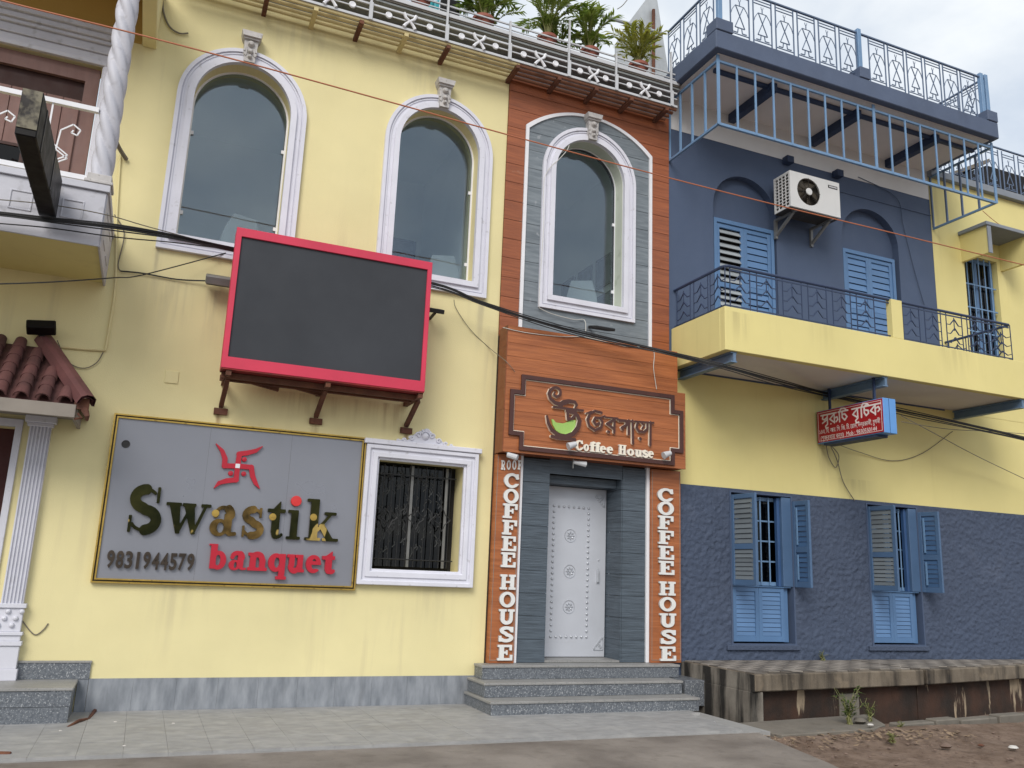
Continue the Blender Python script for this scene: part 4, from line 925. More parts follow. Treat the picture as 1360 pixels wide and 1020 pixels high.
logo([([(672, 380), (768, 390)], 14), ([(742, 390), (740, 500)], bw_), ([(738, 400), (684, 432), (736, 470)], bw_), ([(692, 492), (700, 496)], 18)], 'letter', ['dark_brown', 'cream_letter'])
logo([([(765, 398), (880, 412)], 14), ([(782, 408), (832, 408), (838, 440), (800, 462), (806, 474)], bw_), ([(854, 406), (854, 514)], bw_)], 'letter', ['dark_brown', 'cream_letter'])
logo([([(884, 408), (888, 585)], bw_)], 'letter', ['dark_brown', 'cream_letter'])
logo([([(900, 412), (1050, 424)], 14), ([(925, 418), (915, 460), (935, 492), (975, 496), (1002, 470), (1000, 432)], bw_), ([(955, 424), (975, 445), (960, 470)], 14), ([(944, 546), (948, 552)], 20)], 'letter', ['dark_brown', 'cream_letter'])
logo([([(1026, 420), (1024, 598)], bw_)], 'letter', ['dark_brown', 'cream_letter'])
b0_, b1_ = V(432, 640), V(1055, 697); zb = (b0_.z+b1_.z)/2; hC = V(800, 590).z-V(800, 668).z
for c, a, b in zip('CoffeeHouse', (432, 500, 545, 585, 625, 682, 775, 842, 902, 962, 1006), (500, 546, 590, 630, 682, 736, 842, 902, 960, 1008, 1056)):
    pa, pb_ = V(a+2, 665), V(b-3, 665)
    letter_fit(c, lower, pa.x, pb_.x, zb, hC, FY, .03, ['cream_letter', 'letter_white'], FS, bold=.26, thin=.13, xh=.68, ser=.10)
for zx, zy in ((388, 605), (1130, 676)):
    p = V(zx, zy); lp = thing('spot_lamp', (p.x, FY-.02, p.z), 'small white spot lamp %s on the coffee house fascia' % ('before the first letter' if zx < 600 else 'past the last letter'), 'lamp')
    G().tube([(p.x-.05, FY-.10, p.z-.02), (p.x+.05, FY-.10, p.z+.02)], [.045, .03], 12).build('shade', 'white_metal', lp, smooth=True)
    G().tube([(p.x, FY-.08, p.z), (p.x, FY-.02, p.z+.0), (p.x, FY+.0, p.z)], .012, 8).build('arm', 'grey_metal', lp)
# ================================================================== upright letter boards beside the door
def upright(x0, x1, ys, cxs, hz, label, roof):
    T = thing('upright_sign', ((x0+x1)/2, -.06, .44), label, 'sign')
    G().box(x0, x1, -.09, -.002, .44, 2.765).build('board', 'wood', T, bevel=.003)
    e = G().box(x0+.012, x0+.018, -.0925, -.089, .47, 2.74).box(x1-.018, x1-.012, -.0925, -.089, .47, 2.74).box(x0+.018, x1-.018, -.0925, -.089, .47, .476); e.build('inlay', 'eave', T)
    for c, yy, xc in zip('COFFEEHOUSE', ys, cxs):
        py = 590+yy/3.4; px_ = 640+xc/3.4; p = P(px_, py, -.09); w_ = (x1-x0)*(.62 if roof else .54)
        letter_fit(c, caps, p.x-w_/2, p.x+w_/2, p.z-hz/2, hz, -.091, .028, ['letter_white', 'trim_old'], T)
    if roof:
        for k, c in enumerate('ROOF'):
            p = P(640+(95+k*25)/3.4, 590+94/3.4, -.09); letter_fit(c, caps, p.x-.025, p.x+.025, p.z-.055, .11, -.091, .012, ['letter_white', 'letter_white'], T)
    return T
cl = np.interp([165, 235, 300, 375, 448, 522, 622, 700, 778, 857, 942], [165, 942], [131, 102])
upright(3.648, 3.953, (165, 235, 302, 376, 449, 522, 622, 701, 779, 857, 940), cl, .166, 'upright wooden board of white capitals headed by smaller letters left of the steel door', True)
cr2 = np.interp([230, 290, 352, 420, 487, 560, 650, 722, 795, 870, 945], [230, 945], [825, 838])
upright(5.733, 6.165, (230, 290, 354, 421, 490, 558, 651, 722, 795, 869, 945), cr2, .165, 'upright wooden board of white capitals beside the blue plaster wall', False)

# ================================================================== granite steps
GS = thing('granite_steps', (4.7, -.4, 0), 'three dark granite steps up to the coffee house steel door', 'steps')
for (a, b, yf, z0, z1) in ((3.40, 5.92, -.82, .0055, .145), (3.43, 5.88, -.55, .148, .292), (3.50, 6.02, -.28, .295, .438)):
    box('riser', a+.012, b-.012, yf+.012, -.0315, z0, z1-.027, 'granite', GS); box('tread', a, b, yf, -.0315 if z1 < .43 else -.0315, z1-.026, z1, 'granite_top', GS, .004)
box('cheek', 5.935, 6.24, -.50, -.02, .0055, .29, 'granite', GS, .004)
LSx = thing('granite_steps', (-1.6, -.3, 0), 'low block of dark granite steps below the white pilaster and tiled awning', 'steps')
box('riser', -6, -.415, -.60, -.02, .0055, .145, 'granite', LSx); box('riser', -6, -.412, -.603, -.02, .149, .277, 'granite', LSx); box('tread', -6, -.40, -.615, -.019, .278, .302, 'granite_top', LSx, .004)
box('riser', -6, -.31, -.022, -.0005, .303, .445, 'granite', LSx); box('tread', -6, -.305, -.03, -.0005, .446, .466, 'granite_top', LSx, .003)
# ================================================================== corner building (navy and yellow)
KB = thing('corner_building', (9, 0, .4), 'navy and yellow two storey building with blue louvred shutters and iron railings', 'building')
XA, XB, XC = 6.05, 11.02, 15.0
NI1, NI2 = dict(cx=7.34, hw=.55), dict(cx=9.70, hw=.57)
def niche(c): return arch(c['cx'], c['hw'], 4.30, 6.60, .53, 20)
G().plate([rect(XA, XB, 4.10, 7.58), niche(NI1), niche(NI2)], 0, .12).build('upper_wall', 'navy', KB)
G().box(XA, XB, .12, .20, 4.1, 7.6).build('niche_back', 'navy', KB)
box('white_band', XA, XB-.01, -.006, .12, 7.58, 8.06, 'offwhite', KB)
G().box(9.0, XB, -.012, 0, 7.30, 7.315).build('moulding', 'navy', KB)
box('middle_wall', XA, XC, 0, .2, 2.62, 4.10, 'yellow_warm', KB)
RW = (11.70, 12.46, 5.05, 6.78)
G().plate([rect(XB+.001, XC, 4.10, 7.98), rect(*RW)], -.004, .2).build('right_wall', 'yellow_warm', KB)
G().box(XB-.02, XC, -.09, .3, 7.98, 8.10).build('parapet_band', 'grey_band', KB, bevel=.006)
G().box(XA, XC, .2, 5, 2.6, 7.9).build('core', 'joint', KB)
# rough plaster below, real relief
LWS = [(6.99, 7.98, .66, 2.575), (9.33, 10.27, .66, 2.575)]
g = G(); nx, nz = 420, 116; idx = {}; vs = []; fs = []
xa, xb, za, zb = XA, 14.0, .40, 2.62
for j in range(nz+1):
    for i in range(nx+1):
        x = xa+(xb-xa)*i/nx; z = za+(zb-za)*j/nz
        edge = min(1, max(0, (zb-z)/.04))
        for (a, b, c, d) in LWS:
            if a-.03 < x < b+.03 and c-.03 < z < d+.03:
                edge = min(edge, .25)
        h = mnoise.fractal(Vector((x*20, z*23, 1.7)), .6, 2.1, 4)*.75 + .3*mnoise.noise(Vector((x*5, z*4, 9)))
        vs.append((x, -.011-.020*max(-.45, h)*edge, z))
W_ = nx+1
def inwin(x, z): return any(a < x < b and c < z < d for a, b, c, d in LWS)
for j in range(nz):
    for i in range(nx):
        x = xa+(xb-xa)*(i+.5)/nx; z = za+(zb-za)*(j+.5)/nz
        if not inwin(x, z): fs.append((j*W_+i, j*W_+i+1, (j+1)*W_+i+1, (j+1)*W_+i))
g.add(vs, fs); g.build('plaster_wall', 'navy_plaster', KB, smooth=True, recalc=False, angle=60)
hl = [rect(a-.02, b+.02, c-.015, d+.01) for a, b, c, d in LWS]; hi = [rect(a+.004, b-.004, c+.004, d-.004) for a, b, c, d in LWS]
for o_, i_ in zip(hl, hi): G().plate([o_, i_], -.022, .22).build('window_reveal', 'navy', KB)
for a, b, c, d in LWS: G().box(a-.10, b+.06, -.045, .0, c-.075, c-.012).build('window_ledge', 'navy_plaster', KB, bevel=.006)
G().plate([rect(XA, 14, 0, 2.62)]+[rect(a-.01, b+.01, c-.01, d) for a, b, c, d in LWS], .015, .2).build('lower_wall', 'navy', KB)
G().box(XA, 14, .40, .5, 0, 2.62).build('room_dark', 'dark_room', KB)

# ---- louvred shutters
def shutter(name, loc, w_, h_, rotz, panels, nsl, tilt=R(28), slat='slat_blue', frame='blue', tiltbar=False, st=.055, th=.034, sgn=1, openp=None):
    """a framed leaf, hinge at loc, running along local +X; each slat is its own piece"""
    g = G(); g.box(0, st, -th/2, th/2, 0, h_); g.box(w_-st, w_, -th/2, th/2, 0, h_)
    zs_ = [0]; rails = panels
    g.box(st, w_-st, -th/2+.002, th/2-.002, 0, .07); g.box(st, w_-st, -th/2+.002, th/2-.002, h_-.06, h_)
    edges = [.07]+[p*h_ for p in panels]+[h_-.06]
    for p in panels: g.box(st, w_-st, -th/2+.002, th/2-.002, p*h_-.035, p*h_+.035)
    vs_ = np.array(g.v)
    o = g.build(name, frame, None, bevel=.003); c = o.location.copy()
    o.parent = KB; Rz = Matrix.Rotation(rotz, 3, 'Z'); o.location = Vector(loc)+Rz @ c-KB.location; o.rotation_euler = (0, 0, rotz)
    bands_ = [(edges[k]+(.035 if k else 0), edges[k+1]-(.035 if k+1 < len(edges)-1 else 0)) for k in range(len(edges)-1)]
    smesh = None; 
    for bi, (z0, z1) in enumerate(bands_):
        n_ = nsl[bi]; p = (z1-z0)/n_
        tl_ = tilt if openp is None else openp[bi]
        for k in range(n_):
            sm = G().box(st+.002-w_/2, w_-st-.002-w_/2, -.004, .004, -p*.455, p*.455)
            if smesh is None or smesh[1] != round(p, 4):
                t_ = sm.build('slat', slat, None); smesh = (t_.data, round(p, 4)); bpy.data.objects.remove(t_)
            s_ = bpy.data.objects.new('slat', smesh[0]); COL.objects.link(s_); s_.parent = o
            s_.location = Vector((w_/2, 0, z0+p*(k+.5)))-c; s_.rotation_euler = (tl_+rnd.uniform(-.06, .06), 0, 0)
    if tiltbar:
        for bi, (z0, z1) in enumerate(bands_):
            t_ = G().box(w_*.30-.011, w_*.30+.011, sgn*(th/2+.004)-.007, sgn*(th/2+.004)+.007, z0+.03, z1-.03).build('tilt_bar', 'bar_blue', None)
            cc = t_.location.copy(); t_.parent = o; t_.location = cc-c
    return o
# balcony doors (upper floor)
for (cx, x0, x1, zt, op) in ((7.33, 6.815, 7.865, 6.42, True), (9.68, 9.16, 10.20, 6.41, False)):
    fr = G().plate([[(x0, 4.26), (x1, 4.26), (x1, zt), (x0, zt)], [(x0+.05, 4.25), (x1-.05, 4.25), (x1-.05, zt-.06), (x0+.05, zt-.06)]], .02, .115); fr.build('door_frame', 'blue', KB, bevel=.003)
    lw = (x1-x0-.10)/2-.002
    shutter('shutter', (x0+.051, .055, 4.30), lw, zt-.06-4.305, 0, (.20, .56), (4, 7, 8), slat='slat_grey' if op else 'slat_blue', openp=(R(-40), R(-34), R(-34)) if op else (R(-9),)*3)
    shutter('shutter', (x0+.053+lw, .055, 4.30), lw, zt-.06-4.305, 0, (.20, .56), (4, 7, 8), openp=(R(-45), R(-12), R(-9)) if op else (R(-9),)*3)
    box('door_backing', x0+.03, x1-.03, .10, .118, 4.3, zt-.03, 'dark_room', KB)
# lower windows
for k, (a, b, c, d) in enumerate(LWS):
    y0 = .10
    fr = G().plate([rect(a+.03, b-.05, 1.39, 2.55), rect(a+.08, b-.10, 1.44, 2.50)], y0, y0+.06).box(a+.43, a+.47, y0+.01, y0+.055, 1.44, 2.5).box(a+.50, a+.53, y0+.012, y0+.05, 1.44, 2.5); fr.build('window_frame', 'bar_blue', KB, bevel=.003)
    for j in range(3): G().tube([(a+.30+.14*j+.10, y0-.03, 1.40), (a+.30+.14*j+.10, y0-.03, 2.55)], .010, 8).build('window_bar', 'bar_blue', KB)
    gb = G()
    for j in range(1, 4): gb.box(a+.08, b-.10, y0+.025, y0+.045, 1.44+j*.265-.010, 1.44+j*.265+.010)
    gb.build('glazing_bars', 'bar_blue', KB)
    for j in range(4):
        for (p, q) in ((a+.08, a+.43), (a+.53, b-.10)): G().box(p, q, y0+.032, y0+.038, 1.455+j*.265, 1.44+(j+1)*.265-.012).build('pane', 'glass_dark', KB)
    sw_ = .46
    box('casing', b-.155, b+.0, -.012, .095, 1.387, 2.56, 'blue_mid', KB, .004); box('casing', b-.20, b-.157, .03, .09, 1.387, 2.55, 'blue_dark', KB, .004)
    shutter('shutter', (a+.02, -.005, 1.385), sw_, 1.15, R(-90+3), (.42,), (7, 9), tilt=R(-14), slat='slat_dark', frame='blue_mid')
    shutter('shutter', (b+.03, -.012, 1.385), .33, 1.13, R(-90-(2 if k == 0 else -6)), (.43,), (6, 8), tilt=R(-12), slat='slat_mid', frame='blue_mid', tiltbar=True, sgn=-1)
    lw = (b-a-.17)/2
    shutter('shutter', (a+.035, .035, .685), lw, .685, 0, (), (10,), tilt=R(-9), slat='slat_blue')
    shutter('shutter', (a+.037+lw, .035, .685), lw, .685, 0, (), (10,), tilt=R(-9), slat='slat_blue')
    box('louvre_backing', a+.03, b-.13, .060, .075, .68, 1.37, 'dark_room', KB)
    box('window_sill', a+.02, b-.03, .0, .16, 1.372, 1.384, 'blue', KB); box('jamb', b-.13, b-.05, .05, .12, .68, 1.37, 'blue', KB)
# right window with bars and hood
fr = G().plate([rect(RW[0], RW[1]-.02, RW[2], RW[3]), rect(RW[0]+.06, RW[1]-.08, RW[2]+.06, RW[3]-.06)], .08, .14).box(12.03, 12.09, .085, .135, 5.11, 6.72); fr.build('window_frame', 'blue', KB, bevel=.003)
for j in range(5):
    x = RW[0]+.09+j*.135; G().tube([(x, .03, RW[2]), (x, .03, RW[3])], .010, 8).build('window_bar', 'bar_blue', KB)
gb = G()
for z in (5.5, 5.9, 6.3): gb.bar((RW[0], .035, z), (RW[1]-.03, .035, z), .02)
gb.build('cross_bars', 'bar_blue', KB)
for p, q in ((11.76, 12.03), (12.09, 12.38)): G().box(p, q, .11, .116, 5.11, 6.72).build('pane', 'glass_dark', KB)
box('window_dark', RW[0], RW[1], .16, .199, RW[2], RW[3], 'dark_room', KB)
for xh in (11.64, 12.54): G().box(xh, xh+.06, -.50, -.005, 6.63, 7.08).build('hood_side', 'yellow_warm', KB)
G().box(11.60, 12.64, -.53, -.005, 7.08, 7.14).build('hood_top', 'grey_band', KB, bevel=.005)
G().box(11.63, 11.71, -.515, -.50, 6.62, 7.08).box(12.53, 12.61, -.515, -.50, 6.62, 7.08).build('hood_edge', 'grey_band', KB)
# ---- balcony
YB = -1.15; XE = 11.55
box('balcony_floor', 6.20, XE-.1, YB+.10, -.002, 4.125, 4.26, 'soffit', KB)
bp = G().box(6.09, XE, YB, YB+.10, 4.115, 4.66).box(6.09, 6.19, YB+.10, -.002, 4.115, 4.66).box(XE-.10, XE, YB+.10, -.002, 4.115, 4.66); bp.build('balcony_parapet', 'yellow_warm', KB, bevel=.006)
box('balcony_pier', 8.80, 8.99, YB+.002, YB+.098, 4.66, 5.20, 'yellow_warm', KB, .004)
for x in (6.235, 8.64, 11.22):
    G().box(x-.045, x+.045, YB+.03, -.003, 4.095, 4.113).box(x-.045, x+.045, YB+.03, -.003, 3.985, 4.0).box(x-.01, x+.03, YB+.03, -.003, 4.0, 4.095).build('joist', 'joist_blue', KB)
BRL = thing('balcony_railing', (8.8, YB, 4.66), 'dark blue iron balcony railing of stacked chevrons above a yellow parapet', 'railing')
yr = YB+.05; zb, zt = 4.665, 5.20
hr = G().tube([(6.14, -.01, zt), (6.14, yr+.06, zt), (6.16, yr+.02, zt+.002), (6.20, yr, zt), (11.10, yr, zt), (11.13, yr+.03, zt), (11.13, -.01, zt)], .020, 8)
hr.build('handrail', 'rail_blue', BRL, smooth=True)
br_ = G().bar((6.20, yr, zt-.045), (8.80, yr, zt-.045), .012, .018).bar((8.99, yr, zt-.045), (11.1, yr, zt-.045), .012, .018).bar((6.14, yr, zb+.03), (8.8, yr, zb+.03), .014).bar((8.99, yr, zb+.03), (11.12, yr, zb+.03), .014)
br_.bar((6.14, -.01, zb+.03), (6.14, yr, zb+.03), .014).bar((11.13, -.01, zb+.03), (11.13, yr, zb+.03), .014).build('rail', 'rail_blue', BRL)
def chevron_panel(w_):
    g = G(); q = .010
    for x in (-w_/2, w_/2): g.bar((x, 0, zb-zb), (x, 0, zt-zb), q, q)
    g.bar((0, 0, .28), (0, 0, .47), .009)
    for z in (.10, .23, .36):
        for s in (-1, 1): g.bar((s*w_*.27, 0, z), (0, -.004, z+.085), .012); g.bar((s*w_*.27, 0, z), (s*w_*.5, 0, z), .009)
    return g
cp = chevron_panel(.30).build('panel', 'rail_blue', None); cmesh, coff = cp.data, cp.location.copy(); bpy.data.objects.remove(cp)
x = 6.36
while x < 11.0:
    if not (8.62 < x < 9.17): inst(cmesh, 'panel', Vector((x, yr, zb))+coff, BRL)
    x += .405 if not (8.4 < x < 8.7) else .2
for y in (-.22, -.60, -.95):
    for x in (6.14, 11.13): inst(cmesh, 'panel', Vector((x, y, zb)), BRL, (0, 0, R(90))).location += Vector((0, 0, coff.z))
# ---- roof slab, soffit joists, hanging grille
YS = -1.25; SX0, SX1 = 5.95, 11.08
G().box(SX0, SX1, YS, -.0, 8.07, 8.33).build('roof_slab', 'navy_slab', KB, bevel=.01)
G().box(SX0+.10, SX1-.10, YS+.10, -.007, 8.058, 8.069).build('roof_soffit', 'soffit', KB)
for p in ((5.95, 6.22), (8.36, 8.55), (10.86, 11.08)): G().box(p[0]+.003, p[1]-.003, YS-.012, YS+.22, 8.331, 8.50).build('post_block', 'navy_slab', KB, bevel=.008)
for x in (7.12, 8.62, 10.14):
    G().box(x-.05, x+.05, -.95, -.01, 7.93, 8.056).build('soffit_joist', 'joist_navy', KB)
G().bar((6.2, -.86, 8.03), (11.0, -.86, 8.03), .05, .05).build('soffit_beam', 'joist_navy', KB)
for x in (8.1, 9.05): G().box(x-.06, x+.06, -.12, -.008, 7.50, 7.60).build('wall_bracket', 'joist_navy', KB)
GR = thing('hanging_grille', (8.5, -1.12, 7.1), 'pale blue iron bar grille hanging below the navy roof slab', 'grille')
yg = -1.12; gz0, gz1 = 7.08, 7.975; gx0, gx1 = 6.06, 11.05
G().bar((gx0, yg, gz1), (gx1, yg, gz1), .03).bar((gx0, yg, gz0), (gx1, yg, gz0), .035).bar((gx0, yg, gz0), (gx0, -.01, gz0), .03).bar((gx1, yg, gz0), (gx1, -.01, gz0), .03).bar((gx0, yg, gz1), (gx0, -.01, gz1), .03).bar((gx1, yg, gz1), (gx1, -.01, gz1), .03).build('rail', 'bar_blue', GR)
nb = 17; bm_ = {}
for k in range(nb+1):
    x = gx0+(gx1-gx0)*k/nb; wd = .045 if k in (0, 9, nb) else .028
    if wd not in bm_: bm_[wd] = G().box(x-wd/2, x+wd/2, yg-.02, yg-.006, gz0-.01, 8.055 if wd > .04 else gz1+.01).build('bar', 'bar_blue', GR)
    else:
        s_ = bm_[wd]; inst(s_.data, 'bar', (x, yg-.013, world_loc(s_).z), GR)
for x in (gx0, gx1):
    for y in (-.85, -.56, -.28, -.02): G().box(x-.012, x+.012, y-.014, y+.014, gz0, gz1).build('bar', 'bar_blue' if x < 8 else 'rail_steel', GR)
# ---- roof railing
RRL = thing('roof_railing', (8.5, -1.15, 8.33), 'blue iron roof railing of little skirted figures above the navy slab', 'railing')
yr2 = YS+.09; rz0, rz1 = 8.36, 9.10
def figure_panel(w_):
    g = G(); a = .0105; h_ = rz1-rz0
    for s in (-1, 1): g.bar((s*w_/2, 0, 0), (s*w_/2, 0, h_), .014)
    for z in (.03, .075, h_-.10, h_-.055): g.bar((-w_/2, 0, z), (w_/2, 0, z), a)
    s_ = w_*.42
    g.tube([(-s_*1.1, 0, .37), (-s_*.95, 0, .43), (-s_*.55, 0, .503), (s_*.55, 0, .503), (s_*.95, 0, .43), (s_*1.1, 0, .37)], .006, 5)
    for s in (-1, 1): g.bar((s*s_*.5, 0, .50), (-s*s_*.62, 0, .175), a); g.bar((s*s_*.22, 0, .175), (s*s_*.3, 0, .10), a); g.bar((s*s_*.3, 0, .10), (s*s_*.85, 0, .10), a)
    g.bar((-s_*.62, 0, .175), (s_*.62, 0, .175), a)
    g.bar((0, 0, .505), (0, 0, .565), a); g.tube([(-.018, 0, .605), (-.012, 0, .575), (0, 0, .565), (.012, 0, .575), (.018, 0, .605)], .005, 5)
    return g
fp = figure_panel(.30).build('panel', 'rail_steel', None); fmesh, foff = fp.data, fp.location.copy(); bpy.data.objects.remove(fp)
xs_ = list(np.linspace(6.40, 8.26, 6))+list(np.linspace(8.80, 10.62, 6))
for x in xs_: inst(fmesh, 'panel', Vector((x, yr2, rz0))+foff, RRL)
for y in (-.92, -.54, -.16):
    for x in (6.05, 10.98): o = inst(fmesh, 'panel', Vector((x, y, rz0+foff.z)), RRL, (0, 0, R(90)))
tr = G().bar((6.05, yr2, rz1), (10.98, yr2, rz1), .03, .02).bar((6.05, yr2, rz1), (6.05, 0, rz1), .03, .02).bar((10.98, yr2, rz1), (10.98, 0, rz1), .03, .02); tr.build('top_rail', 'rail_steel', RRL)
for (x, z0) in ((6.07, 8.50), (8.46, 8.50), (10.90, 8.50), (11.0, 8.50)): G().box(x-.032, x+.032, yr2-.03, yr2+.03, z0, 9.16).build('post', 'bar_blue', RRL, bevel=.004)
# railing of the roof further right, dark house behind it
RR2 = thing('roof_railing', (12.8, -.05, 8.1), 'dark iron roof railing above the yellow wall and grey band', 'railing')
for k in range(9): o = inst(fmesh, 'panel', Vector((11.35+k*.40, -.03, 8.105))+foff, RR2); o.scale = (1, 1, 1.05)
G().bar((11.1, -.03, 8.90), (14.8, -.03, 8.90), .03, .02).build('top_rail', 'rail_steel', RR2)
NH = thing('neighbour_house', (18, 6, 0), 'dark weathered house rising behind the far roof railing', 'building')
G().plate([[(15.2, 0), (26, 0), (26, 12.4), (19.2, 12.4), (15.2, 10.4)]], 5, 9).build('wall', 'black_rough', NH)
G().add([(15.0, 4.9, 10.35), (19.2, 4.9, 12.45), (19.2, 9.1, 12.45), (15.0, 9.1, 10.35), (15.0, 4.9, 10.45), (19.2, 4.9, 12.55), (19.2, 9.1, 12.55), (15.0, 9.1, 10.45)], [(0, 1, 2, 3), (7, 6, 5, 4), (0, 4, 5, 1), (3, 2, 6, 7), (0, 3, 7, 4), (1, 5, 6, 2)]).build('roof', 'concrete', NH)
# ================================================================== air conditioner
AC = thing('air_conditioner', (8.2, -.3, 6.55), 'white air conditioner outdoor unit on wall brackets between the blue balcony doors', 'air conditioner')
ax0, ax1, ay, az0, az1 = 7.74, 8.64, -.49, 6.58, 7.12
cs = G().plate([[(ax0, az0), (ax1, az0), (ax1, az1), (ax0, az1)], [(8.07+.205*math.cos(a), 6.86+.205*math.sin(a)) for a in np.linspace(0, 2*math.pi, 37)[:-1]]], ay, ay+.02)
cs.box(ax0, ax1, ay+.02, ay+.34, az1-.02, az1).box(ax0, ax1, ay+.02, ay+.34, az0, az0+.02).box(ax1-.02, ax1, ay+.02, ay+.34, az0+.02, az1-.02).box(ax0, ax1, ay+.33, ay+.34, az0+.02, az1-.02)
for k in range(5): cs.box(ax0, ax0+.012, ay+.02+k*.072, ay+.034+k*.072, az0+.02, az1-.02)
for k in range(11): cs.box(ax0+.001, ax0+.011, ay+.034, ay+.31, az0+.02+k*.0485, az0+.031+k*.0485)
cs.build('casing', 'ac_white', AC)
G().box(ax0+.01, ax1-.01, ay+.03, ay+.33, az0-.012, az0-.001).build('underside_shade', 'ac_dark', AC)  # dark sheet under the casing, painting in the shade of its underside
G().box(ax0+.02, ax1-.03, ay+.10, ay+.30, az0+.03, az1-.03).build('core', 'ac_dark', AC)
fn = G()
for k in range(5):
    a = k*2*math.pi/5
    vs_ = []
    for r_ in (.05, .19):
        for da, dy_ in ((-.45, -.03), (0, 0), (.45, .035)): vs_.append((8.07+r_*math.cos(a+da*(1 if r_ > .1 else .8)), ay+.055+dy_, 6.86+r_*math.sin(a+da*(1 if r_ > .1 else .8))))
    fn.add(vs_, [(0, 1, 4, 3), (1, 2, 5, 4)])
fn.build('fan', 'ac_fan', AC, recalc=False)
rg = G()
for r_ in (.07, .10, .13, .16, .19): rg.tube([(8.07+r_*math.cos(a), ay-.004, 6.86+r_*math.sin(a)) for a in np.linspace(0, 2*math.pi, 29)[:-1]], .0028, 4, closed=True)
for k in range(8): a = k*math.pi/4; rg.bar((8.07+.05*math.cos(a), ay-.004, 6.86+.05*math.sin(a)), (8.07+.205*math.cos(a), ay-.004, 6.86+.205*math.sin(a)), .005)
rg.build('fan_guard', 'ac_dark', AC)
G().lathe([(.001, -.012), (.05, -.010), (.055, .0)], (8.07, ay-.006, 6.86), 20, 'y').build('hub', 'ac_white', AC, smooth=True)
G().box(8.43, 8.60, ay-.004, ay-.0005, 7.005, 7.05).build('name_plate', 'ac_dark', AC); 
for k in range(7): G().box(8.45+k*.02, 8.463+k*.02, ay-.0055, ay-.0042, 7.017, 7.038).build('plate_mark', 'white_paint', AC)
for x in (7.87, 8.52): G().bar((x, 0, az0-.02), (x, ay+.03, az0-.02), .035).bar((x, ay+.10, az0-.03), (x, -.01, az0-.26), .035).bar((x, -.015, az0-.02), (x, -.015, az0-.30), .04).build('bracket', 'grey_metal', AC)
# ================================================================== red shop sign, at right angles to the wall
RS = thing('shop_sign', (8.6, -.6, 3.35), 'red and blue double sided shop sign hung below the balcony', 'sign')
sx0, sx1, sy0, sy1, sz0, sz1 = 8.47, 8.70, -1.22, -.03, 3.345, 3.80
G().box(sx0+.006, sx1-.006, sy0+.004, sy1, sz0, sz1).build('case', 'sign_blue', RS, bevel=.006)
G().box(sx0, sx0+.005, sy0+.012, sy1-.01, sz0+.012, sz1-.01).build('face', 'sign_red', RS)
MF = Matrix.Rotation(R(-90), 4, 'Z')     # local x -> world -y
bo_ = G(); 
for a, b, c, d in ((sy0+.03, sy1-.03, sz0+.03, sz0+.036), (sy0+.03, sy1-.03, sz1-.036, sz1-.03)): bo_.box(sx0-.002, sx0, a, b, c, d)
for a in (sy0+.03, sy1-.036): bo_.box(sx0-.002, sx0, a, a+.006, sz0+.036, sz1-.036)
bo_.build('border', 'sign_white', RS)
G().box(sx0+.10, sx0+.106, sy0+.0015, sy0+.0038, sz0+.005, sz1-.005).build('seam', 'blue_dark', RS)
def rs_text(t, h_, emb, y_left, y_right, zb):
    m_ = font_mesh(t, h_, .002, ['sign_white'], emb); m_.transform(MF)
    ys_ = [v.co.y for v in m_.vertices]; a, b = max(ys_), min(ys_); s_ = (y_left-y_right)/(a-b)
    m_.transform(Matrix.Translation((0, -a, 0))); m_.transform(Matrix.Scale(s_, 4, (0, 1, 0)))
    return stuff(inst(m_, 'lettering', (sx0-.0015, y_left, zb), RS))
TS = [  # hand-drawn Bengali letters of the title, in metres from the sign's upper-left end
    [[(.06, .385), (.20, .385)], [(.18, .385), (.18, .25)], [(.10, .375), (.085, .335), (.12, .318), (.175, .345)], [(.085, .275), (.175, .315)], [(.18, .25), (.14, .225), (.15, .195), (.185, .20)]],
    [[(.21, .385), (.35, .385)], [(.31, .385), (.31, .25)], [(.31, .375), (.225, .312), (.31, .255)], [(.24, .245), (.243, .245)], [(.31, .315), (.36, .325), (.372, .285), (.34, .262)]],
    [[(.385, .385), (.44, .385)], [(.405, .385), (.405, .25)], [(.405, .385), (.44, .425), (.50, .42), (.535, .39)]],
    [[(.43, .385), (.56, .385)], [(.455, .38), (.455, .30), (.50, .26), (.54, .30), (.50, .345), (.465, .34)]],
    [[(.63, .385), (.76, .385)], [(.73, .385), (.73, .25)], [(.73, .375), (.645, .312), (.73, .255)], [(.73, .25), (.69, .222), (.70, .19), (.74, .195)]],
    [[(.775, .385), (.83, .385)], [(.795, .385), (.795, .25)], [(.795, .385), (.83, .428), (.89, .42), (.925, .39)]],
    [[(.82, .385), (.94, .385)], [(.845, .385), (.845, .30), (.875, .262), (.915, .285), (.91, .325), (.87, .335)], [(.86, .39), (.90, .412)]],
    [[(.945, .385), (1.12, .385)], [(1.03, .385), (1.03, .25)], [(1.03, .372), (.95, .312), (1.03, .26)], [(1.03, .33), (1.085, .345), (1.105, .305), (1.075, .285)]]]
for k_, st_ in enumerate(TS):
    pr_ = [('s', s_, .021) for s_ in st_]; xs_ = [q[0] for s_ in st_ for q in s_]
    lo_ = outlines(pr_, (min(xs_)-.02, .16, max(xs_)+.02, .46), .0035)
    MT = Matrix.Translation((sx0-.0002, sy1-.03, sz0)) @ MF
    G().plate(lo_, -.0022-.0002*k_, 0, MT).build('letter', 'sign_white', RS)
rs_text('১৪এ, \u09bfব. আর. \u09bfস. \u09bfজ. \u09bfট. \u09c7রাড, ভদ্রকালী, হুগলী', .062, .0, -.08, -1.16, 3.475)
rs_text('(শুক্রবার বন্ধ)  Mob : 9830550144', .060, .0, -.10, -1.10, 3.385)
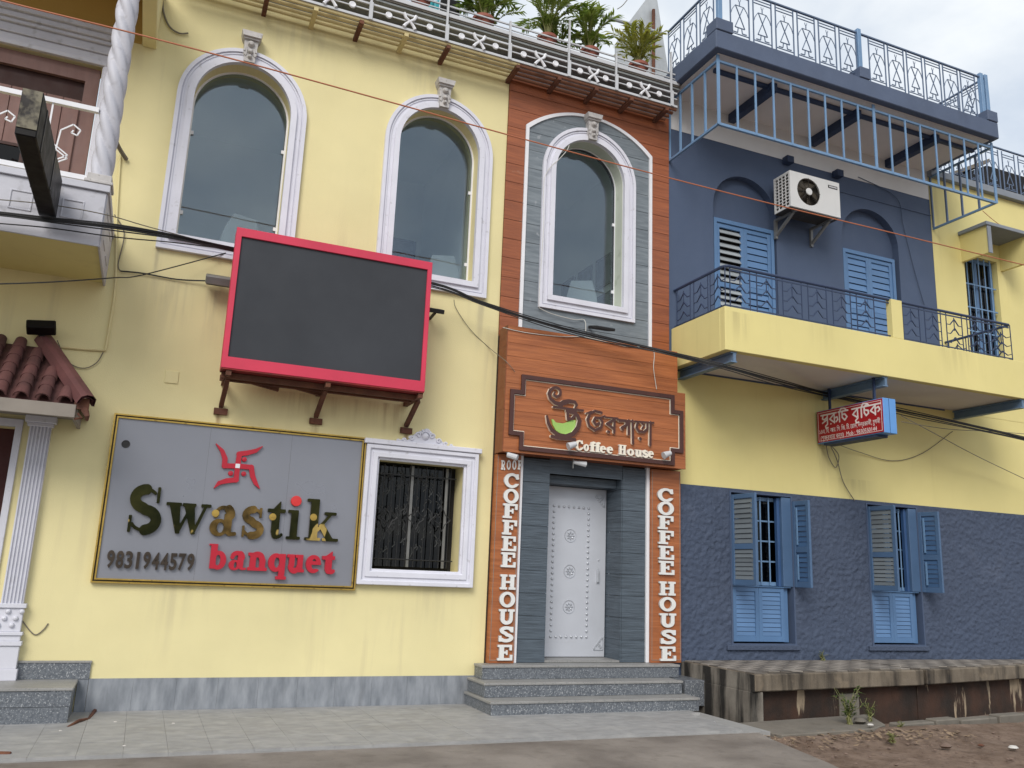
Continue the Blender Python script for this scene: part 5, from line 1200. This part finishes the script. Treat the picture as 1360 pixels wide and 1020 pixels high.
for y in (-.18, -.98): G().bar((8.58, y, sz1-.01), (8.58, y, 4.118), .028).build('hanger', 'joist_navy', RS)
G().box(sx0+.02, sx1-.02, sy0+.15, sy1-.1, sz0-.03, sz0-.001).build('tray', 'joist_navy', RS)
# ================================================================== raised platform in front
PF = thing('raised_platform', (9.5, -.6, -.1), 'stained concrete platform with a tiled top along the blue plaster wall', 'platform')
def seg(poly, z0, z1): 
    g = G(); n = len(poly); g.add([(x, y, z1) for x, y in poly]+[(x, y, z0) for x, y in poly], [tuple(range(n)), tuple(range(2*n-1, n-1, -1))]+[(k, n+k, n+(k+1) % n, (k+1) % n) for k in range(n)]); return g
F1 = [(6.22, -1.40), (9.02, -1.10)]; F2 = [(9.03, -1.12), (14.5, -.05)]
lip1 = [(6.22, -1.40), (9.02, -1.10), (9.02, -.03), (6.22, -.03)]; lip2 = [(9.03, -1.13), (13.5, -.30), (13.5, -.03), (9.03, -.03)]
seg([(6.205, -1.385), (6.219, -1.387), (6.219, -.03), (6.205, -.03)], .276, .45).build('side_face', 'concrete_black', PF)
seg(lip1, .275, .455).build('slab', 'concrete_dirty', PF, bevel=.012); seg(lip2, .285, .462).build('slab', 'concrete_dirty', PF, bevel=.012)
seg([(6.20, -1.36), (6.34, -1.38), (6.34, -.03), (6.20, -.03)], -.16, .274).build('pier', 'concrete_black', PF, bevel=.01)
seg([(6.345, -1.26), (9.0, -.98), (9.0, -.03), (6.345, -.03)], -.16, .274).build('wall', 'concrete_rusty', PF)
seg([(9.0, -.99), (13.5, -.16), (13.5, -.03), (9.0, -.03)], -.16, .284).build('wall', 'concrete_rusty', PF)
seg([(7.62, -1.145), (7.95, -1.11), (7.95, -.9), (7.62, -.9)], -.10, .20).build('patch', 'concrete', PF, bevel=.01)
# top tiles
tw_, td_ = .165, .165; pmesh = []
for mt_ in ('platform_tile', 'platform_tile_dark'):
    pmz = G().box(-tw_/2+.006, tw_/2-.006, -td_/2+.006, td_/2-.006, -.008, .004).build('tile', mt_, None, bevel=.002); pmesh.append(pmz.data); bpy.data.objects.remove(pmz)
for ix in range(42):
    for iy in range(8):
        x = 6.32+ix*tw_; yf = (-1.40+(x-6.22)*.107) if x < 9 else (-1.13+(x-9.03)*.186); y = -.125-iy*td_
        if y-td_/2 < yf+.02: continue
        inst(pmesh[(ix+iy) % 2], 'tile', (x, y, (.456 if x+tw_/2 < 9.02 else .463)+.004), PF)
# ================================================================== terrace railing, pipe shelf, pots
TR = thing('terrace_railing', (3, -.35, 7.6), 'white terrace railing with crosses and discs over a pipe shelf', 'railing')
yT = -.36; xe = 5.95; xs0 = -.45
for k, (y, mat) in enumerate(((-.34, 'pipe'), (-.25, 'pipe'), (-.16, 'pipe'), (-.07, 'pipe'))):
    z = 7.655-.0*k
    G().tube([(xs0, y, z), (3.62, y, z)], .022, 8).build('shelf_pipe', 'pipe_yellow', TR, smooth=True)
    G().tube([(3.62, y, z), (xe, y, z)], .022, 8).build('shelf_pipe', 'pipe_brown', TR, smooth=True)
for x in (.54, 1.08, 1.61, 2.15, 2.68, 3.60, 4.18, 4.72, 5.25, 5.80):
    G().bar((x, -.002, 7.605), (x, -.36, 7.625), .05, .05).build('bracket', 'rust' if x > 3 or round(x*100) in (54, 161, 268) else 'pipe_yellow', TR)
rl = G().bar((xs0, yT, 7.685), (xe, yT, 7.685), .035, .03); rl.build('bottom_rail', 'white_metal', TR)
rl = G().bar((xs0, yT, 7.80), (xe, yT, 7.80), .014).bar((xs0, yT, 7.885), (xe, yT, 7.885), .022, .022).bar((xs0, yT+.04, 8.20), (xe, yT+.04, 8.20), .018).bar((xs0, yT+.04, 8.13), (xe, yT+.04, 8.13), .012); rl.build('rail', 'white_metal', TR)
for k, x in enumerate((-.15, .75, 1.70, 2.64, 3.47, 4.30, 5.00, 5.86)):
    G().box(x-.022, x+.022, yT-.03, yT-.014, 7.67, 7.90).box(x-.012, x+.012, yT-.012, yT+.012, 7.90, 8.50 if k % 2 else 8.22).build('post', 'white_metal', TR)
disc = G().lathe([(.001, -.012), (.022, -.010), (.034, -.014), (.042, -.006), (.042, .006)], (0, 0, 0), 16, 'y').build('disc', 'white_paint', None, smooth=True); dm, doff = disc.data, disc.location.copy(); bpy.data.objects.remove(disc)
cr = G()
for s in (-1, 1): cr.tube([(s*.075, -.012, .095), (s*.05, -.012, .04), (0, -.016, 0), (s*.045, -.012, -.045), (s*.07, -.012, -.085)], [.022, .018, .02, .018, .022], 7)
cro = cr.build('cross', 'white_paint', None, smooth=True); cm_, coff_ = cro.data, cro.location.copy(); bpy.data.objects.remove(cro)
px_ = [-.15, .75, 1.70, 2.64, 3.47, 4.30, 5.00, 5.86]
for a, b in zip(px_, px_[1:]):
    m = (a+b)/2; inst(cm_, 'cross', Vector((m, yT-.014, 7.785))+coff_, TR)
    for s in (-1, 1): inst(dm, 'disc', Vector((m+s*(b-a)*.27, yT-.012, 7.80))+doff, TR)
# ledge that carries the pots
G().box(-6, 6.03, -.335, 1.2, 8.015, 8.075).build('terrace_ledge', 'concrete', BB)
G().box(-.5, 6.0, -.350, -.3355, 8.035, 8.085).build('ledge_edge', 'white_metal', BB)
G().box(-.5, 6.02, -.32, .055, 7.985, 8.012).build('ledge_underside', 'roof_edge', BB)
# back rails of the terrace
bk = thing('terrace_back_railing', (3, 1.1, 8.1), 'plain pale pipe railing along the back of the plant terrace', 'railing')
for z in (8.45, 8.8, 9.15): G().tube([(1.5, 1.15, z), (6.0, 1.15, z)], .02, 6).build('rail', 'white_metal', bk)
for x in (1.6, 2.7, 3.8, 4.9, 5.95): G().tube([(x, 1.15, 8.08), (x, 1.15, 9.15)], .022, 6).build('post', 'white_metal', bk)
G().tube([P(690, -12, .8), P(760, 9, .8), P(880, 45, .8)], .028, 8).build('hand_rail', 'zinc', bk)
tp = G(); N_ = 10
tp.add([(2.42+.30*i/N_, .35+.03*math.sin(i*1.7), z) for i in range(N_+1) for z in (8.12, 8.75)]+[(2.42+.30*i/N_, .365+.03*math.sin(i*1.7), z) for i in range(N_+1) for z in (8.12, 8.75)],
       [(2*i, 2*i+2, 2*i+3, 2*i+1) for i in range(N_)]+[(22+2*i+1, 22+2*i+3, 22+2*i+2, 22+2*i) for i in range(N_)])
tag(tp.build('tarpaulin', 'teal', None, recalc=False), 'teal tarpaulin sheet standing behind the terrace flower pots', 'tarpaulin')
mb = G().box(2.74, 3.0, .30, .36, 8.09, 8.8); tag(mb.build('dark_panel', 'black_rough', None, bevel=.01), 'dark board leaning beside the teal tarpaulin on the terrace', 'board')
zs = thing('metal_hoarding', (5.8, 1.9, 8.1), 'weathered metal hoarding standing on a rusty pole behind the potted palms', 'hoarding')
G().plate([[(P(*q, 1.9).x, max(8.08, P(*q, 1.9).z)) for q in ((818, 110), (890, 110), (872, -6), (862, -6), (826, 42), (818, 60))]], 1.9, 1.94).build('sheet', 'zinc', zs)
G().tube([(P(868, 60, 1.86).x, 1.86, 8.08), (P(868, 0, 1.86).x, 1.86, 11)], .03, 8).build('pole', 'rust', zs)
sc = thing('stacked_slats', (5.3, .6, 8.1), 'bundle of pale slats leaning behind the terrace pots', 'timber')
for k in range(6): G().bar((4.9+k*.16, .5, 8.09), (5.15+k*.13, .62, 8.45+.05*(k % 3)), .05, .02).build('slat', 'white_metal', sc)

def palm(x, y, zb, h, nf, seed, mat, label, pr_=.105):
    r = random.Random(seed); T = thing('potted_palm', (x, y, zb), label, 'potted plant', 'potted palms along the terrace ledge')
    p = G().lathe([(pr_*.70, 0), (pr_*.95, .12), (pr_*1.0, .125), (pr_*1.12, .13), (pr_*1.12, .17), (pr_*1.0, .17), (pr_*.95, .15)], (x, y, zb), 20); p.build('pot', 'pot', T, smooth=True)
    G().lathe([(.001, .155), (pr_*.95, .152), (pr_*.95, .14)], (x, y, zb), 16).build('soil', 'soil', T)
    st_, lf = G(), G()
    for i in range(nf):
        az = r.uniform(0, 2*math.pi); lean = r.uniform(.15, .95); L = h*r.uniform(.75, 1.1); d = Vector((math.cos(az), math.sin(az), 0))
        pts = []
        for k in range(9):
            t = k/8; hor = lean*L*(.25*t+.75*t*t)*.75; ver = L*(t*1.05-.38*lean*t*t*t)
            pts.append(Vector((x, y, zb+.14))+d*(hor+.015)+Vector((0, 0, ver))*(.92))
        st_.tube(pts, [.007*(1-.7*k/8) for k in range(9)], 4)
        for k in range(26):
            t = .24+.76*k/25; q = t*8; i0 = min(int(q), 7); P0 = pts[i0].lerp(pts[i0+1], q-i0); tang = (pts[i0+1]-pts[i0]).normalized()
            side = tang.cross(Vector((0, 0, 1))); side = side.normalized() if side.length > .05 else Vector((1, 0, 0))
            for s in (-1, 1):
                ll = .21*math.sin(math.pi*min(1, .22+.80*(1-abs(t-.55)/.75)))*r.uniform(.75, 1.15)*h/.65
                dirv = (side*s*r.uniform(.55, .85)+tang*r.uniform(.55, .9)+Vector((0, 0, r.uniform(-.05, .25)))).normalized()
                tip = P0+dirv*ll+Vector((0, 0, -.05*ll*r.uniform(.5, 4))); mid = P0+dirv*ll*.5+Vector((0, 0, .015))
                wv = dirv.cross(Vector((r.uniform(-.6, .6), r.uniform(-.6, .6), 1))).normalized()*.0125
                lf.add([P0, mid-wv, tip, mid+wv], [(0, 1, 2, 3)])
    st_.build('stems', 'stem', T); lf.build('foliage', mat, T, recalc=False)
    return T
palm(2.33, -.22, 8.085, .62, 18, 1, 'leaf', 'potted palm beside the teal tarpaulin on the terrace ledge')
palm(3.16, -.20, 8.085, .62, 22, 2, 'leaf', 'potted palm above the line where yellow wall meets brown planks', .125)
palm(3.32, .05, 8.085, .56, 14, 12, 'leaf', 'potted palm tucked behind another pot above the wall colour change')
palm(4.05, -.21, 8.085, .70, 30, 3, 'leaf', 'largest potted palm, above the left part of the brown planks', .12)
palm(4.36, .05, 8.085, .42, 14, 13, 'leaf', 'low dark potted palm between two taller ones on the ledge')
palm(4.68, -.21, 8.085, .56, 26, 4, 'leaf', 'potted palm above the keystone of the coffee house arch', .115)
palm(5.43, -.21, 8.085, .56, 28, 5, 'leaf_yellow', 'yellowish potted palm next to the blue roof railing', .125)

# ================================================================== projecting black light box, flood lights, small fittings
BX = thing('projecting_box', (-1.1, -2.1, 4.26), 'long black light box projecting from the white balcony with a peeled end', 'sign')
M = Matrix.Identity(4)
G().box(-1.165, -1.03, -2.86, -1.30, 4.245, 4.60).build('case', 'black_rough', BX, bevel=.008)
G().box(-1.16, -1.035, -2.868, -2.861, 4.30, 4.595).build('end_plate', 'peeled', BX)
for y in (-2.6, -1.9): G().box(-1.17, -1.165, y-.02, y+.02, 4.26, 4.59).box(-1.03, -1.025, y-.02, y+.02, 4.26, 4.59).build('strap', 'black', BX)
G().bar((-1.1, -1.31, 4.45), (-1.1, -1.20, 4.45), .06, .2).build('mount', 'grey_metal', BX)
f1 = thing('floodlight', (.38, -.1, 4.30), 'grey floodlight on the yellow wall beside the red framed screen', 'floodlight')
M = Matrix.Translation((.39, -.16, 4.29)) @ Matrix.Rotation(R(25), 4, 'X')
G().box(-.125, .125, -.085, .085, -.045, .045, M).build('housing', 'grey_metal', f1, bevel=.01); G().box(-.115, .115, -.075, .075, -.051, -.046, M).build('lens', 'glass_dark', f1); G().bar((.39, -.02, 4.36), (.39, -.15, 4.32), .03, .02).build('bracket', 'grey_metal', f1)
f2 = thing('floodlight', (2.80, -.1, 4.36), 'small black floodlight poking out past the red framed screen', 'floodlight')
M = Matrix.Translation((2.76, -.22, 4.32)) @ Matrix.Rotation(R(20), 4, 'X'); G().box(-.09, .09, -.06, .06, -.025, .025, M).build('housing', 'black', f2, bevel=.006); G().bar((2.76, -.002, 4.28), (2.76, -.2, 4.30), .03, .02).build('bracket', 'black', f2)
f3 = thing('floodlight', (4.95, -.2, 4.42), 'flat black floodlight below the coffee house arched window', 'floodlight')
M = Matrix.Translation((4.93, -.21, 4.44)) @ Matrix.Rotation(R(14), 4, 'X'); G().box(-.14, .14, -.10, .10, -.018, .018, M).build('housing', 'black', f3, bevel=.006); G().bar((4.85, -.02, 4.50), (4.88, -.16, 4.46), .03, .02).build('bracket', 'grey_metal', f3)
f4 = thing('security_camera', (3.72, -.3, 2.72), 'small white camera under the fascia beside the upright letter board', 'camera')
G().tube([(3.70, -.28, 2.735), (3.79, -.36, 2.70)], [.03, .034], 10).build('body', 'white_metal', f4); G().tube([(3.70, -.24, 2.77), (3.72, -.29, 2.735)], .012, 6).build('arm', 'grey_metal', f4)
f5 = thing('bracket_lamp', (4.72, -.2, 2.75), 'small white lamp fixed under the fascia above the steel door', 'lamp')
G().tube([(4.58, -.20, 2.735), (4.74, -.22, 2.72)], [.02, .035], 10).build('shade', 'white_metal', f5); G().tube([(4.58, -.20, 2.77), (4.58, -.20, 2.66)], .008, 6).build('arm', 'grey_metal', f5)
wp = P(228, 501, 0); tag(G().plate([rect(wp.x-.065, wp.x+.065, wp.z-.065, wp.z+.065)], -.012, -.0005).build('wall_plate', 'yellow', None, bevel=.004), 'small square blank cover plate painted yellow like the wall', 'plate')

# ================================================================== cables
def cable(pts, r, mat, label, name='cable', sag=0, sub=6, group=None):
    W_ = [P(*p) for p in pts]; out = []
    for a in range(len(W_)-1):
        p0, p1, p2, p3 = W_[max(a-1, 0)], W_[a], W_[a+1], W_[min(a+2, len(W_)-1)]
        for k in range(sub):
            t = k/sub; out.append(.5*((2*p1)+(p2-p0)*t+(2*p0-5*p1+4*p2-p3)*t*t+(3*p1-p0-3*p2+p3)*t**3))
    out.append(W_[-1])
    return tag(G().tube(out, r, 6).build(name, mat, None, smooth=True), label, 'cable', group)
cable([(-60, -22, -1.7), (0, 0, -1.7), (165, 41, -1.7), (330, 84, -1.7), (520, 136, -1.7), (700, 186, -1.7), (880, 234, -1.7), (1030, 272, -1.7), (1180, 308, -1.7), (1360, 352, -1.7), (1440, 372, -1.7)], .008, 'cable_orange', 'thin orange wire strung high across all three fronts')
B_ = [(-60, 278, -1.30), (0, 283, -1.32), (70, 292, -1.32), (155, 301, -1.28), (230, 313, -1.0), (310, 331, -.36), (420, 352, -.30), (575, 377, -.32), (640, 402, -.34), (720, 428, -.36), (790, 446, -.40), (870, 464, -.55), (960, 486, -1.20), (1030, 505, -.75), (1090, 521, -.16), (1135, 531, -.12), (1200, 546, -.35), (1270, 561, -.7), (1360, 582, -.9), (1430, 600, -1.0)]
for k, (dy_, r_, lab) in enumerate(((0, .0125, 'thickest black cable of the bundle crossing all three fronts'), (2.2, .008, 'thin black cable running just below the thick bundle cable'), (4.2, .0065, 'lowest black wire of the cable bundle across the fronts'), (-2.2, .0065, 'topmost black wire of the cable bundle across the fronts'))):
    cable([(x, y+dy_*(1+.35*math.sin(i*1.9+k)), Y-.012*k) for i, (x, y, Y) in enumerate(B_)], r_, 'cable_black', lab)
cable([(-40, 294, -1.30), (60, 302, -1.30), (155, 315, -1.2), (230, 322, -.6), (305, 331, -.2)], .006, 'cable_black', 'thin wire drooping below the cable bundle at the white balcony')
cable([(-40, 262, -1.26), (60, 271, -1.26), (140, 285, -1.26), (200, 302, -.8), (305, 330, -.1)], .005, 'cable_grey', 'thin grey wire crossing the white balcony parapet')
cable([(-40, 378, -1.4), (60, 375, -1.3), (150, 369, -.8), (190, 365, -.3), (300, 336, -.05)], .006, 'cable_black', 'thin wire sloping up below the balcony towards the first arched window')
cable([(160, 360, -.02), (190, 363, -.02), (235, 371, -.02), (275, 373, -.05)], .008, 'cable_black', 'short wire feeding the grey floodlight on the yellow wall')
cable([(152, 285, -.02), (165, 310, -.02), (157, 350, -.02), (160, 360, -.02)], .006, 'cable_grey', 'curled grey wire at the corner of the white balcony')
cable([(160, 205, -.02), (155, 290, -.02), (153, 380, -.02), (140, 465, -.02)], .010, 'yellow', 'yellow painted conduit running down the wall from the white balcony', 'conduit')
cable([(140, 466, -.02), (110, 464, -.02), (78, 461, -.02)], .009, 'pipe_yellow', 'short level conduit beside the tiled awning ridge', 'conduit')
cable([(137, 468, -.02), (128, 482, -.02), (112, 489, -.02), (95, 484, -.02), (84, 470, -.02), (76, 452, -.03)], .005, 'cable_grey', 'grey wire looping below the conduit beside the tiled awning')
cable([(216, -10, -.02), (217, 15, -.02), (225, 35, -.02), (238, 44, -.02), (250, 44, -.02)], .010, 'cable_grey', 'bent grey hose stub hanging on the upper yellow wall', 'hose')
cable([(603, 398, -.02), (606, 410, -.02), (625, 438, -.02), (650, 462, -.02), (672, 480, -.28), (684, 494, -.29)], .004, 'cable_grey', 'thin grey wire drooping from the second arched window to the fascia')
cable([(757, 186, -.04), (754, 198, -.05), (742, 212, -.06), (735, 218, -.06), (727, 228, -.05), (722, 245, -.05), (722, 300, -.05), (716, 395, -.05), (722, 412, -.05), (760, 424, -.05), (776, 425, -.05), (778, 440, -.2)], .005, 'cable_white', 'white wire running round the coffee house arch to the black floodlight')
cable([(843, 270, -.04), (843, 330, -.04), (840, 400, -.04)], .005, 'cable_white', 'white wire down the outer edge of the coffee house arch frame')
cable([(668, 435, -.28), (700, 442, -.28), (745, 447, -.28), (778, 448, -.28), (830, 460, -.28), (866, 463, -.28), (868, 490, -.28), (872, 517, -.28)], .005, 'cable_white', 'white wire along the top edge of the wooden fascia')
cable([(1103, 592, -.05), (1112, 612, -.03), (1120, 640, -.03), (1135, 665, -.03)], .006, 'cable_grey', 'frayed grey wire dangling from the red shop sign')
cable([(1097, 590, -.05), (1101, 608, -.03), (1110, 621, -.03), (1114, 605, -.03), (1104, 592, -.03)], .006, 'cable_grey', 'tangled grey wire loop under the red shop sign')
cable([(1112, 590, -.15), (1140, 600, -.05), (1185, 612, -.02), (1225, 602, -.02), (1265, 573, -.02)], .005, 'cable_grey', 'grey wire sagging across the yellow wall past the red shop sign')
cable([(1197, 552, -1.0), (1240, 575, -.6), (1300, 607, -.3), (1380, 645, -.2)], .006, 'cable_grey', 'straight grey wire sloping down to the right of the red shop sign')
cable([(1197, 560, -1.0), (1260, 570, -.4), (1320, 573, -.2), (1380, 578, -.2)], .005, 'cable_grey', 'thin level wire on the yellow wall under the balcony end')
cable([(1140, 235, -.02), (1190, 262, -.02), (1200, 300, -.02), (1215, 360, -.02), (1228, 405, -.02)], .006, 'navy', 'navy painted wire slanting down the navy wall', 'cable')
cable([(1305, 280, -.3), (1330, 300, -.3), (1380, 328, -.3)], .005, 'cable_orange', 'short thin wire above the hooded window')
cable([(820, 12, .5), (828, 6, .5), (842, -12, .5)], .006, 'cable_grey', 'thin grey wire rising into the sky above the palms')

cable([(150, 178, -.25), (158, 196, -.12), (168, 212, -.02)], .022, 'cable_grey', 'stub of greenish grey pipe at the foot of the twisted column', 'pipe_stub')
# ================================================================== things in the rooms behind the arched glass
def room_chair(x, y, zb, rz, label):
    T = thing('covered_chair', (x, y, zb), label, 'chair', 'white covered chairs behind the arched windows')
    Rz = Matrix.Translation((x, y, zb)) @ Matrix.Rotation(rz, 4, 'Z')
    b = G(); n = 12; vs = []
    for k in range(n+1):
        t = k/n; z = .45+.62*t; wd = .21*(1-.35*max(0, t-.6)/.4*t); yb = .20+.14*t*t
        for s, dy in ((-1, 0), (1, 0), (1, .04), (-1, .04)): vs.append(Rz @ Vector((s*wd, yb+dy, z)))
    fs = [(k*4+a, k*4+(a+1) % 4, (k+1)*4+(a+1) % 4, (k+1)*4+a) for k in range(n) for a in range(4)]+[(3, 2, 1, 0), (n*4, n*4+1, n*4+2, n*4+3)]
    b.add(vs, fs); b.build('backrest', 'cloth_white', T, smooth=True)
    G().box(-.22, .22, -.22, .22, .40, .47, Rz).build('seat', 'cloth_white', T, bevel=.02)
    for sx in (-1, 1):
        for sy in (-1, 1): G().box(sx*.19-.02, sx*.19+.02, sy*.19-.02, sy*.19+.02, 0, .40, Rz).build('leg', 'cloth_white', T)
for x, y, rz, lab in ((.50, .75, R(200), 'white covered chair behind the arched window over the red screen'), (3.15, .8, R(160), 'white covered chair behind the arched window nearest the brown planks'), (5.15, .75, R(150), 'white covered chair behind the coffee house arched window')):
    room_chair(x, y, 4.2, rz, lab)
def picture(x, y, z, rz, w_, h_, label):
    T = thing('picture_frame', (x, y, z), label, 'picture', 'framed pictures on the room walls')
    M = Matrix.Translation((x, y, z)) @ Matrix.Rotation(rz, 4, 'Z')
    G().plate([rect(-w_/2, w_/2, -h_/2, h_/2), rect(-w_/2+.03, w_/2-.03, -h_/2+.03, h_/2-.03)], -.02, .0, M).build('frame', 'frame_dark', T); G().plate([rect(-w_/2+.03, w_/2-.03, -h_/2+.03, h_/2-.03)], -.008, 0, M).build('print', 'picture', T)
k = 0
for y in (1.0, 1.6, 2.2, 2.8):
    for z in (5.35, 5.95):
        picture(5.945, y, z, R(-90), .46, .48, 'dark framed picture hung in rows on the coffee house room wall')
for x in (2.75, 3.2): picture(x, 3.19, 6.35, 0, .42, .32, 'small framed picture on the banquet room back wall')

# ================================================================== weeds, rubble, litter
def weed(x, y, zb, h, n, seed, label, name='weed'):
    r = random.Random(seed); T = thing(name, (x, y, zb), label, 'plant'); st_, lf = G(), G()
    for i in range(n):
        az = r.uniform(0, 6.28); d = Vector((math.cos(az), math.sin(az), 0)); L = h*r.uniform(.5, 1.1); le = r.uniform(.1, .5)
        pts = [Vector((x+r.uniform(-.03, .03), y+r.uniform(-.03, .03), zb))+d*le*L*t*t+Vector((0, 0, L*t*(1-.25*le*t))) for t in np.linspace(0, 1, 6)]
        st_.tube(pts, [.005*(1-.12*k) for k in range(6)], 4)
        for k in range(12):
            q = r.uniform(.25, 1)*5; i0 = min(int(q), 4); p = pts[i0].lerp(pts[i0+1], q-i0); a = r.uniform(0, 6.28)
            dv = Vector((math.cos(a), math.sin(a), r.uniform(-.3, .5))).normalized(); ll = r.uniform(.04, .10)*h/.4; wv = dv.cross(Vector((0, 0, 1))).normalized()*ll*.16
            lf.add([p, p+dv*ll*.5-wv, p+dv*ll, p+dv*ll*.5+wv], [(0, 1, 2, 3)])
    st_.build('stems', 'stem', T); lf.build('leaves', 'leaf_weed', T, recalc=False)
def Zg(px_, py_, z):
    d = fwd*FPX+rgt*(px_-680)-upv*(py_-510); return CAM+d*((z-CAM.z)/d.z)
q = Zg(1128, 962, -.02); weed(q.x, q.y, -.02, .40, 16, 3, 'tallest leafy weed growing from the drain at the platform foot')
q = Zg(1155, 958, -.02); weed(q.x, q.y, -.02, .24, 10, 4, 'shorter weed beside the pale stone at the platform foot')
q = Zg(1185, 985, -.05); weed(q.x, q.y, -.06, .10, 16, 5, 'flat patch of green sprouts on the bare earth')
q = Zg(1195, 968, -.05); weed(q.x, q.y, -.06, .10, 8, 6, 'tiny weed against the stained platform wall')
weed(8.35, -.10, .46, .13, 12, 8, 'dark dry tuft growing between the two shuttered windows')
gl_ = G(); r = random.Random(5)
def stone(g, x, y, z, s):
    vs = []; n = 6
    for j, (rr, zz_) in enumerate(((.6, -.35), (1, .05), (.55, .5))):
        for k in range(n): a = 2*math.pi*k/n+j*.3; f = s*rr*r.uniform(.75, 1.2); vs.append((x+f*math.cos(a), y+f*math.sin(a)*.8, z+zz_*s*.7))
    g.add(vs, [tuple(range(n-1, -1, -1)), tuple(2*n+k for k in range(n))]+[(j*n+k, j*n+(k+1) % n, (j+1)*n+(k+1) % n, (j+1)*n+k) for j in range(2) for k in range(n)])
for k in range(900):
    x = r.uniform(5.4, 12.5); y = r.uniform(-5.5, -1.95+(.0 if x < 7.5 else (x-7.5)*.1))
    if y < -2.0 and x < 5.9-.28*(-2-y)*.6: continue
    stone(gl_, x, y, -.075+r.uniform(0, .02), r.choice((.008, .010, .012, .016, .022)))
stuff(gl_.build('gravel', 'pebble')); bpy.data.objects['gravel']['label'] = 'loose gravel scattered over the bare earth verge'
lt = G()
for k in range(420):
    x = r.uniform(5.7, 8.2); y = r.uniform(-2.75, -2.0); 
    if r.random() > math.exp(-((y+2.2)/.35)**2): continue
    a = r.uniform(0, 6.28); s = r.uniform(.015, .045); c_, s_ = math.cos(a)*s, math.sin(a)*s; z = -.055+r.uniform(0, .03)
    lt.add([(x-c_, y-s_, z), (x+s_*.5, y-c_*.5, z+r.uniform(0, .012)), (x+c_, y+s_, z+r.uniform(0, .02)), (x-s_*.5, y+c_*.5, z)], [(0, 1, 2, 3)])
stuff(lt.build('leaf_litter', 'litter', recalc=False)); bpy.data.objects['leaf_litter']['label'] = 'dry leaf litter along the drain slab edge'
def rock(px_, py_, s, mat, label, name='stone', z=-.06):
    q = Zg(px_, py_, z); g = G(); stone(g, q.x, q.y, z+.2*s, s); tag(g.build(name, mat, None, smooth=True, angle=50), label, 'stone')
rock(1256, 993, .075, 'pebble', 'reddish flat stone lying on the bare earth'); rock(1142, 960, .09, 'concrete', 'pale concrete lump among the weeds at the platform foot', z=-.01); rock(1345, 995, .06, 'litter_pale', 'whitish crumpled stone near the edge of the bare earth')
rock(1303, 991, .035, 'rust', 'small dark brown stone on the bare earth'); rock(1156, 964, .04, 'litter_pale', 'small white lump beside the weeds', z=0)
# crumbs and leaves on the tiled pavement
pvl = G()
for k in range(170):
    x = r.uniform(-1.4, 5.2); y = -r.uniform(.05, 1.9) if r.random() < .6 else -r.uniform(.05, .5); s = r.uniform(.006, .022); a = r.uniform(0, 6.28)
    if -.2 > x and y > -.7: continue
    pvl.add([(x-s*math.cos(a), y-s*math.sin(a), .0075), (x+s*.5*math.sin(a), y-s*.5*math.cos(a), .012), (x+s*math.cos(a), y+s*math.sin(a), .008), (x-s*.5*math.sin(a), y+s*.5*math.cos(a), .010)], [(0, 1, 2, 3)])
stuff(pvl.build('pavement_crumbs', 'soil', recalc=False)); bpy.data.objects['pavement_crumbs']['label'] = 'dark crumbs and leaf bits on the tiled pavement'
for k, (px_, py_) in enumerate(((80, 972), (153, 960), (165, 992), (230, 962))):
    q = Zg(px_, py_, .006); g = G(); stone(g, q.x, q.y, .012, .018); tag(g.build('paper_scrap', 'litter_pale', None), 'tiny white scrap lying on the pavement before the yellow wall', 'scrap', 'white scraps on the pavement')
q0, q1, q2 = Zg(90, 966, .01), Zg(118, 955, .01), Zg(130, 938, .03)
tag(G().tube([q0, (q0+q1)/2+Vector((0, 0, .02)), q1, q2, q2+Vector((.0, .0, .05))], [.012, .014, .014, .02, .016], 7).build('bent_stick', 'rust', None, smooth=True), 'bent brown stick lying beside the low granite steps', 'stick')
q0, q1 = Zg(-30, 1002, .01), Zg(14, 1002, .01)
tag(G().tube([q0, q1], [.025, .02], 8).build('stick', 'rust', None), 'thick dark stick lying near the pavement edge', 'stick')
# dry tendril on the yellow wall
cable([(28, 822, -.01), (40, 838, -.01), (48, 843, -.01), (58, 836, -.01), (64, 828, -.01)], .005, 'cable_grey', 'dry tendril clinging to the yellow wall beside the pilaster', 'dry_tendril')
